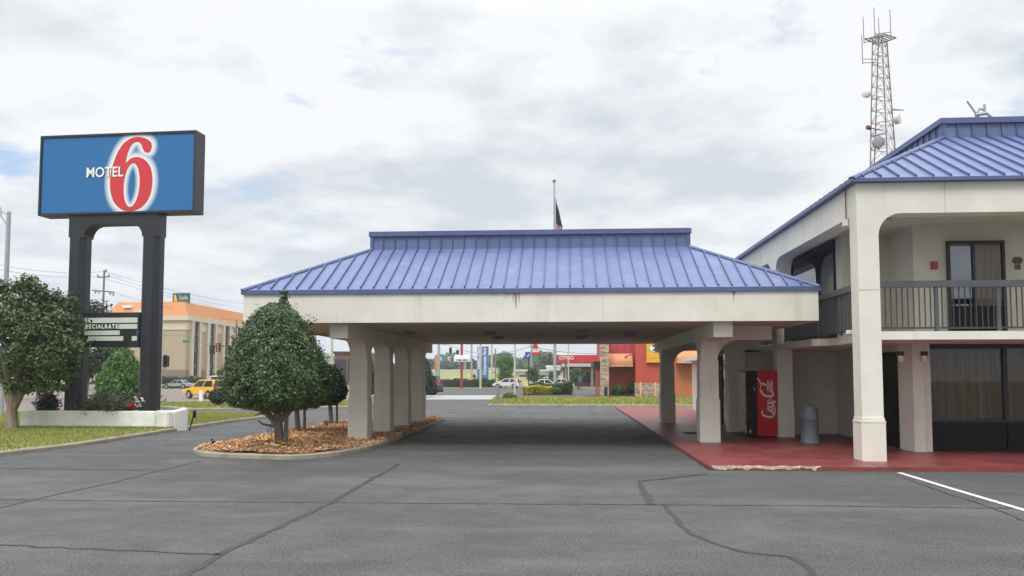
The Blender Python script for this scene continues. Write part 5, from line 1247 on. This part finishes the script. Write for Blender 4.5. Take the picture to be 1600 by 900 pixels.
mb.build('emblem', ['emblem_green', 'white_letter', 'emblem_dark'], ys_)
mb = MB(); z_ = aty(1018, 560, RY - .5)[2]; mb.box(sgx0, sgx1, RY - .515, RY - .5, z_, z_ + .06); mb.build('dividing_line', 'awning', ys_)
mb = MB(); xe0, xe1 = X_(926, RY + 2), X_(938, RY)
mb.box(xe0, xe1 + .1, RY - .6, RY + 4, aty(930, 575, RY)[2], aty(930, 565, RY)[2]); mb.build('porch_roof', 'dark_frame', re)
for px in (931, 934.5):
    mb = MB(); x = X_(px); mb.box(x - .07, x + .07, RY - .4, RY - .26, 0, 2.6); mb.build('porch_post', 'rest_rust', re)
mb = MB(); q = aty(983, 557, RY - .2); mb.tube([(q[0] + .5, RY + 1.3, q[2] + .1), (q[0] + .2, RY - .3, q[2] + .15), (q[0] - .3, RY - .4, q[2])], .035, 6); mb.lathe([(.16, -.1), (.05, .06)], (q[0] - .3, RY - .4, q[2] - .05), 10); mb.build('gooseneck_lamp', 'lamp_dark', re)
for px, lab in ((1001, 'left cream guard post before the restaurant stone base'), (1024, 'right cream guard post before the restaurant stone base')):
    x = X_(px, RY - .8); mb = MB(); mb.lathe([(.085, 0), (.085, 1.2), (.03, 1.26)], (x, RY - .8, 0), 10); tag(mb.build('guard_post', 'post_yellow', smooth=True), lab, 'post', 'guard posts at the restaurant')
x = X_(946.5, RY - 1.6); mb = MB(); mb.lathe([(.14, 0), (.14, .8), (.1, .9), (.03, .95)], (x, RY - 1.6, 0), 10); tag(mb.build('ash_bin', 'dark_frame', smooth=True), 'slim black bin standing before the stone pillar', 'bin')
bush('green_plant', 955, 975, 598, 614, RY + .4, 'bright_leaf', 'light green plant below the restaurant awning', 900, .13, lumps=2, cat='plant', zb=.05)
bush('dark_shrub', 979, 993, 593, 616, RY + .2, 'dark_leaf', 'dark upright shrub by the restaurant red wall', 1100, .13, lumps=2, cat='shrub', zb=.05)
bush('dark_shrub', 966, 983, 604, 616, RY + .3, 'dark_leaf', 'low dark shrub between the two taller restaurant plants', 700, .12, lumps=2, cat='shrub', zb=.05)
flat('planting_strip', [(x1 - .1, RY - .9), (x2 - .1, RY - .9), (x2 - .1, RY + 1.4), (x1 - .1, RY + 1.4)], -.1, .06, 'soil', 'dark planting strip below the restaurant wall', 'planting bed')

# ------------------------------------------------------------------ fuel station
GY = 138.; gs = thing('gas_canopy', 'red fuel station canopy with white lettering', 'gas station', (aty(900, 600, GY)[0], GY, 0))
a, b_ = aty(870, 566.5, GY), aty(1010, 554.5, GY)
mb = MB(); mb.box(a[0], b_[0], GY, GY + 9, a[2], b_[2]); gb = mb.build('fascia', 'gas_red', gs)
mb = MB(); mb.box(a[0] + .02, b_[0], GY - .03, GY + .03, b_[2] + .003, b_[2] + .32); mb.build('white_band', 'white_letter', gb)
q = aty(885, 559.3, GY); textmesh('lettering', 'CITGO', .85, 'white_letter', gb, facing(q[0], GY - .03, q[2]), .012, .01, aty(896.5, 560, GY)[0] - aty(873.5, 560, GY)[0], local=False)
for px in (884, 925, 975):
    x = X_(px, GY + 4); mb = MB(); mb.box(x - .2, x + .2, GY + 3.8, GY + 4.2, 0, a[2]); mb.build('support', 'far_white', gs)
st = thing('station_shop', 'low dark red shop building under the fuel canopy', 'shop', (aty(915, 600, GY + 12)[0], GY + 12, 0))
mb = MB(); mb.box(X_(880, GY + 12), X_(1010, GY + 12), GY + 12, GY + 20, 0, 3.6); mb.build('wall', 'gas_building', st)
mb = MB(); mb.box(X_(878, GY + 11), X_(1010, GY + 11), GY + 11.4, GY + 20.4, 3.6, 4.2); mb.build('roof', 'far_white', st)
mb = MB()
for px in (893, 912, 925): x = X_(px, GY + 12); mb.box(x - .9, x + .9, GY + 11.95, GY + 12, .6, 2.6)
mb.build('window', 'hotel_window', st)
PY = 128.; ps = thing('price_sign', 'fuel price pylon with red triangle and green panel', 'sign', (aty(830.5, 600, PY)[0], PY, 0))
mb = MB(); q = aty(830.5, 530, PY); mb.tube([(q[0], PY, 0), (q[0], PY, q[2])], .16, 8); mb.build('shaft', 'pole_grey', ps)
def panel(parent, pa, pb, Y, matname, name, d=.25):
    a, b_ = aty(*pa, Y), aty(*pb, Y); mb = MB(); mb.box(min(a[0], b_[0]), max(a[0], b_[0]), Y - d, Y, min(a[2], b_[2]), max(a[2], b_[2])); return mb.build(name, matname, parent), (a + b_) / 2, abs(b_[0] - a[0]), abs(b_[2] - a[2])
mb = MB(); A, B, Cc = aty(832, 545, PY), aty(842, 545, PY), aty(835.5, 529, PY); mb.extr([(A[0], A[2]), (B[0], B[2]), (Cc[0], Cc[2])], PY - .25, PY, 'y'); mb.build('triangle', 'gas_red', ps)
o, c_, w_, h_ = panel(ps, (832, 550), (842, 545.3), PY, 'white_letter', 'name_panel'); textmesh('lettering', 'CITGO', .35, 'gas_red', o, facing(c_[0], PY - .26, c_[2]), .01, .005, w_ * .8, local=False)
panel(ps, (833, 556.6), (842, 550.3), PY, 'gas_red', 'red_panel'); panel(ps, (833, 564), (841.5, 557), PY, 'sign_green', 'green_panel'); panel(ps, (837, 570), (843, 565.5), PY, 'sign_purple', 'purple_panel')
bs = thing('blue_sign', 'square blue roadside sign with white mark', 'sign', (aty(825, 600, 135)[0], 135., 0)); o, c_, w_, h_ = panel(bs, (820.5, 560), (829, 550), 135., 'sign_blue', 'panel')
mb = MB(); mb.add([(c_[0] - .2, 134.745, c_[2] - .25), (c_[0] + .1, 134.745, c_[2] - .25), (c_[0] + .3, 134.745, c_[2] + .25)], [(0, 1, 2)]); mb.build('emblem', 'white_letter', o)
mb = MB(); mb.tube([(c_[0] + .1, 135.1, 0), (c_[0] + .1, 135.1, c_[2])], .1, 6); mb.build('post', 'signal_black', bs)
# white board on red pole
rp = thing('board_sign', 'white board sign on a tall dark red pole', 'sign', (aty(721.5, 600, 117)[0], 117., 0)); q = aty(721.5, 522, 117)
mb = MB(); mb.tube([(q[0], 117, 0), (q[0], 117, q[2])], .19, 8); mb.build('shaft', 'red_pole', rp)
mb = MB(); a, b_ = aty(709.5, 565.5, 116.7), aty(735, 555.5, 116.7); mb.box(a[0], b_[0], 116.4, 116.75, a[2], b_[2]); o = mb.build('board', 'white_letter', rp, bevel=.08)
mb = MB()
for i, f in enumerate((.14, .24, .33, .43, .55, .62, .72, .82)): x = a[0] + (b_[0] - a[0]) * f; mb.box(x, x + .13 + .05 * (i % 3), 116.385, 116.4, a[2] + .16, a[2] + .38)
mb.build('lettering', 'plaque', o)
# blue corporate park banner
bn = thing('banner_sign', 'tall blue two-column banner sign with white slanted lettering', 'sign', (aty(755, 600, 140)[0], 140., 0))
for (pa, pb, txt, yy_) in (((746, 594.5), (751.8, 541.5), 'Valley Oaks', 0), ((753.2, 595), (763.5, 541.5), 'Corporate Park', 1)):
    o, c_, w_, h_ = panel(bn, pa, pb, 140., 'banner_blue', 'panel', .4)
    textmesh('lettering', txt, .78 if yy_ else .66, 'white_letter', o, facing(c_[0] - .06, 139.58, c_[2] + (.35 if yy_ else .9), 0, R(90)), .014, .01, h_ * (.8 if yy_ else .66), .3, local=False)
for px in (747, 762): x = X_(px, 140.2); mb = MB(); mb.tube([(x, 140.2, 0), (x, 140.2, 2)], .12, 6); mb.build('post', 'steel', bn)
os_ = thing('orange_sign', 'tall narrow orange sign beyond the parked dark car', 'sign', (aty(682, 600, 160)[0], 160., 0)); panel(os_, (679.5, 577), (685, 554.5), 160., 'orange_sign', 'panel')
mb = MB(); x = X_(682, 160.2); mb.tube([(x, 160.2, 0), (x, 160.2, 4)], .2, 6); mb.build('post', 'steel', os_)
# inflatable-like red display near the banner (a red drum-shaped bin)
q = g2(742, 600.5); t = thing('red_tank', 'rounded red and brown stacked shape left of the blue banner', 'display', (*q, 0)); mb = MB(); mb.lathe([(.3, 0), (.45, .5), (.42, 1.0), (.2, 1.35)], (q[0], q[1], 0), 12); mb.build('drum', 'gas_red', t, smooth=True)
mb = MB(); mb.lathe([(.2, 1.36), (.42, 1.7), (.4, 2.1), (.15, 2.4)], (q[0] - .15, q[1], 0), 12); mb.build('upper_drum', 'gas_building', t, smooth=True)

# ------------------------------------------------------------------ far distance
mb = MB(); A = [(-330, 175, -.01), (40, 175, -.01), (60, 330, 3.9), (-360, 330, 3.9), (80, 700, 4.5), (-400, 700, 4.5)]
mb.add(A, [(0, 1, 2, 3), (3, 2, 4, 5)]); struct(mb.build('field', 'field'), 'dry yellow grass embankment beyond the lots', 'field')
def farbldg(px0, px1, pyt, Y, zb, wallm, label, roofm='far_roof', d=20, name='warehouse'):
    a, b_ = X_(px0, Y), X_(px1, Y); zt = aty((px0 + px1) / 2, pyt, Y)[2]; t = thing(name, label, 'building', ((a + b_) / 2, Y + d / 2, zb))
    mb = MB(); mb.box(a, b_, Y, Y + d, zb - 1, zt - .5); mb.build('wall', wallm, t); mb = MB(); mb.box(a - .3, b_ + .3, Y - .3, Y + d + .3, zt - .5, zt); mb.build('roof', roofm, t)
    mb = MB(); k = max(2, int((b_ - a) / 8))
    for i in range(k): x = a + (b_ - a) * (i + .5) / k; mb.box(x - 1.2, x + 1.2, Y - .04, Y, zb + .6, max(zb + 1.2, zt - 1.6))
    mb.build('window', 'hotel_window', t); return t
farbldg(640, 745, 577.5, 332., 3.9, 'far_white', 'long low pale building at the top of the yellow embankment', 'far_white')
farbldg(762, 800, 574.5, 300., 0, 'far_white', 'white shed behind the green tree and blue banner', 'far_white')
farbldg(803, 862, 577.5, 240., 0, 'far_roof', 'long low building behind the small round tree', 'far_white')
farbldg(854, 875, 571, 260., 0, 'far_white', 'white box building left of the fuel canopy', 'far_white')
farbldg(522, 562, 549, 165., 0, 'gas_building', 'dark shop building seen left of the front column', 'hotel_window', 14, 'shop_building')
farbldg(420, 520, 560, 190., 0, 'far_white', 'pale shop building behind the small holly trees', 'far_roof', 20, 'shop_building')
# distant wood
n = 30000; ph = rng.uniform(-.95, .62, n); dist_ = rng.choice([360., 430., 520.], n); 
hmax = 5.0 + 2.2 * np.sin(ph * 23 + dist_) + 1.8 * np.sin(ph * 57 + 1.3 * dist_) + 1.2 * np.sin(ph * 121) + (dist_ - 360) * .022
zz_ = rng.random(n) ** .7 * np.maximum(hmax, 3); jit = rng.normal(0, 7, n)
P = np.c_[np.sin(ph) * (dist_ + jit), np.cos(ph) * (dist_ + jit), 3 + zz_]
leafm = leafmesh('far_wood', 'far_leaf', None, P, rng.normal(size=(n, 3)) + V3(0, -.6, .5), 2.6, leafcols(n, P, .3, .08, 7.), .8)
tag(leafm, 'hazy green belt of trees along the horizon', 'woods', kind='stuff')
for px, Y, zt, rd, lab in ((788, 330., 12.5, 6.0, 'tall rounded far tree above the white shed'), (700, 345., 8.5, 5., 'far green tree behind the white board sign'), (853, 300., 11.2, 7., 'broad far tree left of the fuel canopy'), (735, 340., 9.5, 4., 'far tree right of the red sign pole'), (668, 345., 10., 6., 'far tree behind the dark evergreen')):
    tree(px, Y, zt, rd, 2., 'far_leaf', lab, 2600, 1.2, 'far trees on the horizon', 'far_tree', .4)
# small far cars on the field road
for px, py, lab in ((712, 597.0, 'tiny white car on the road left of the red pole'), (852, 596, 'tiny pale car in front of the long low building')):
    Y = 200. if px < 800 else 215.; car('distant_car', lab, 0, 0, R(178), 4.5, 1.8, 1.45, 'white_paint', 'hatch', X=(X_(px, Y), Y))

# ------------------------------------------------------------------ air
mb = MB(); mb.box(-1600, 1600, -400, 2600, -1.6, 45)
m = bpy.data.materials.new('haze'); m.use_nodes = True; nt = m.node_tree; nt.nodes.remove(nt.nodes['Principled BSDF'])
pv = nn(nt, 'ShaderNodeVolumePrincipled'); pv.inputs['Color'].default_value = (.9, .94, 1, 1); pv.inputs['Density'].default_value = .0005; pv.inputs['Anisotropy'].default_value = .2
nt.links.new(pv.outputs[0], nt.nodes['Material Output'].inputs['Volume']); M['haze'] = m
tag(mb.build('haze', 'haze'), 'thin pale air over the whole place', 'haze', kind='stuff')
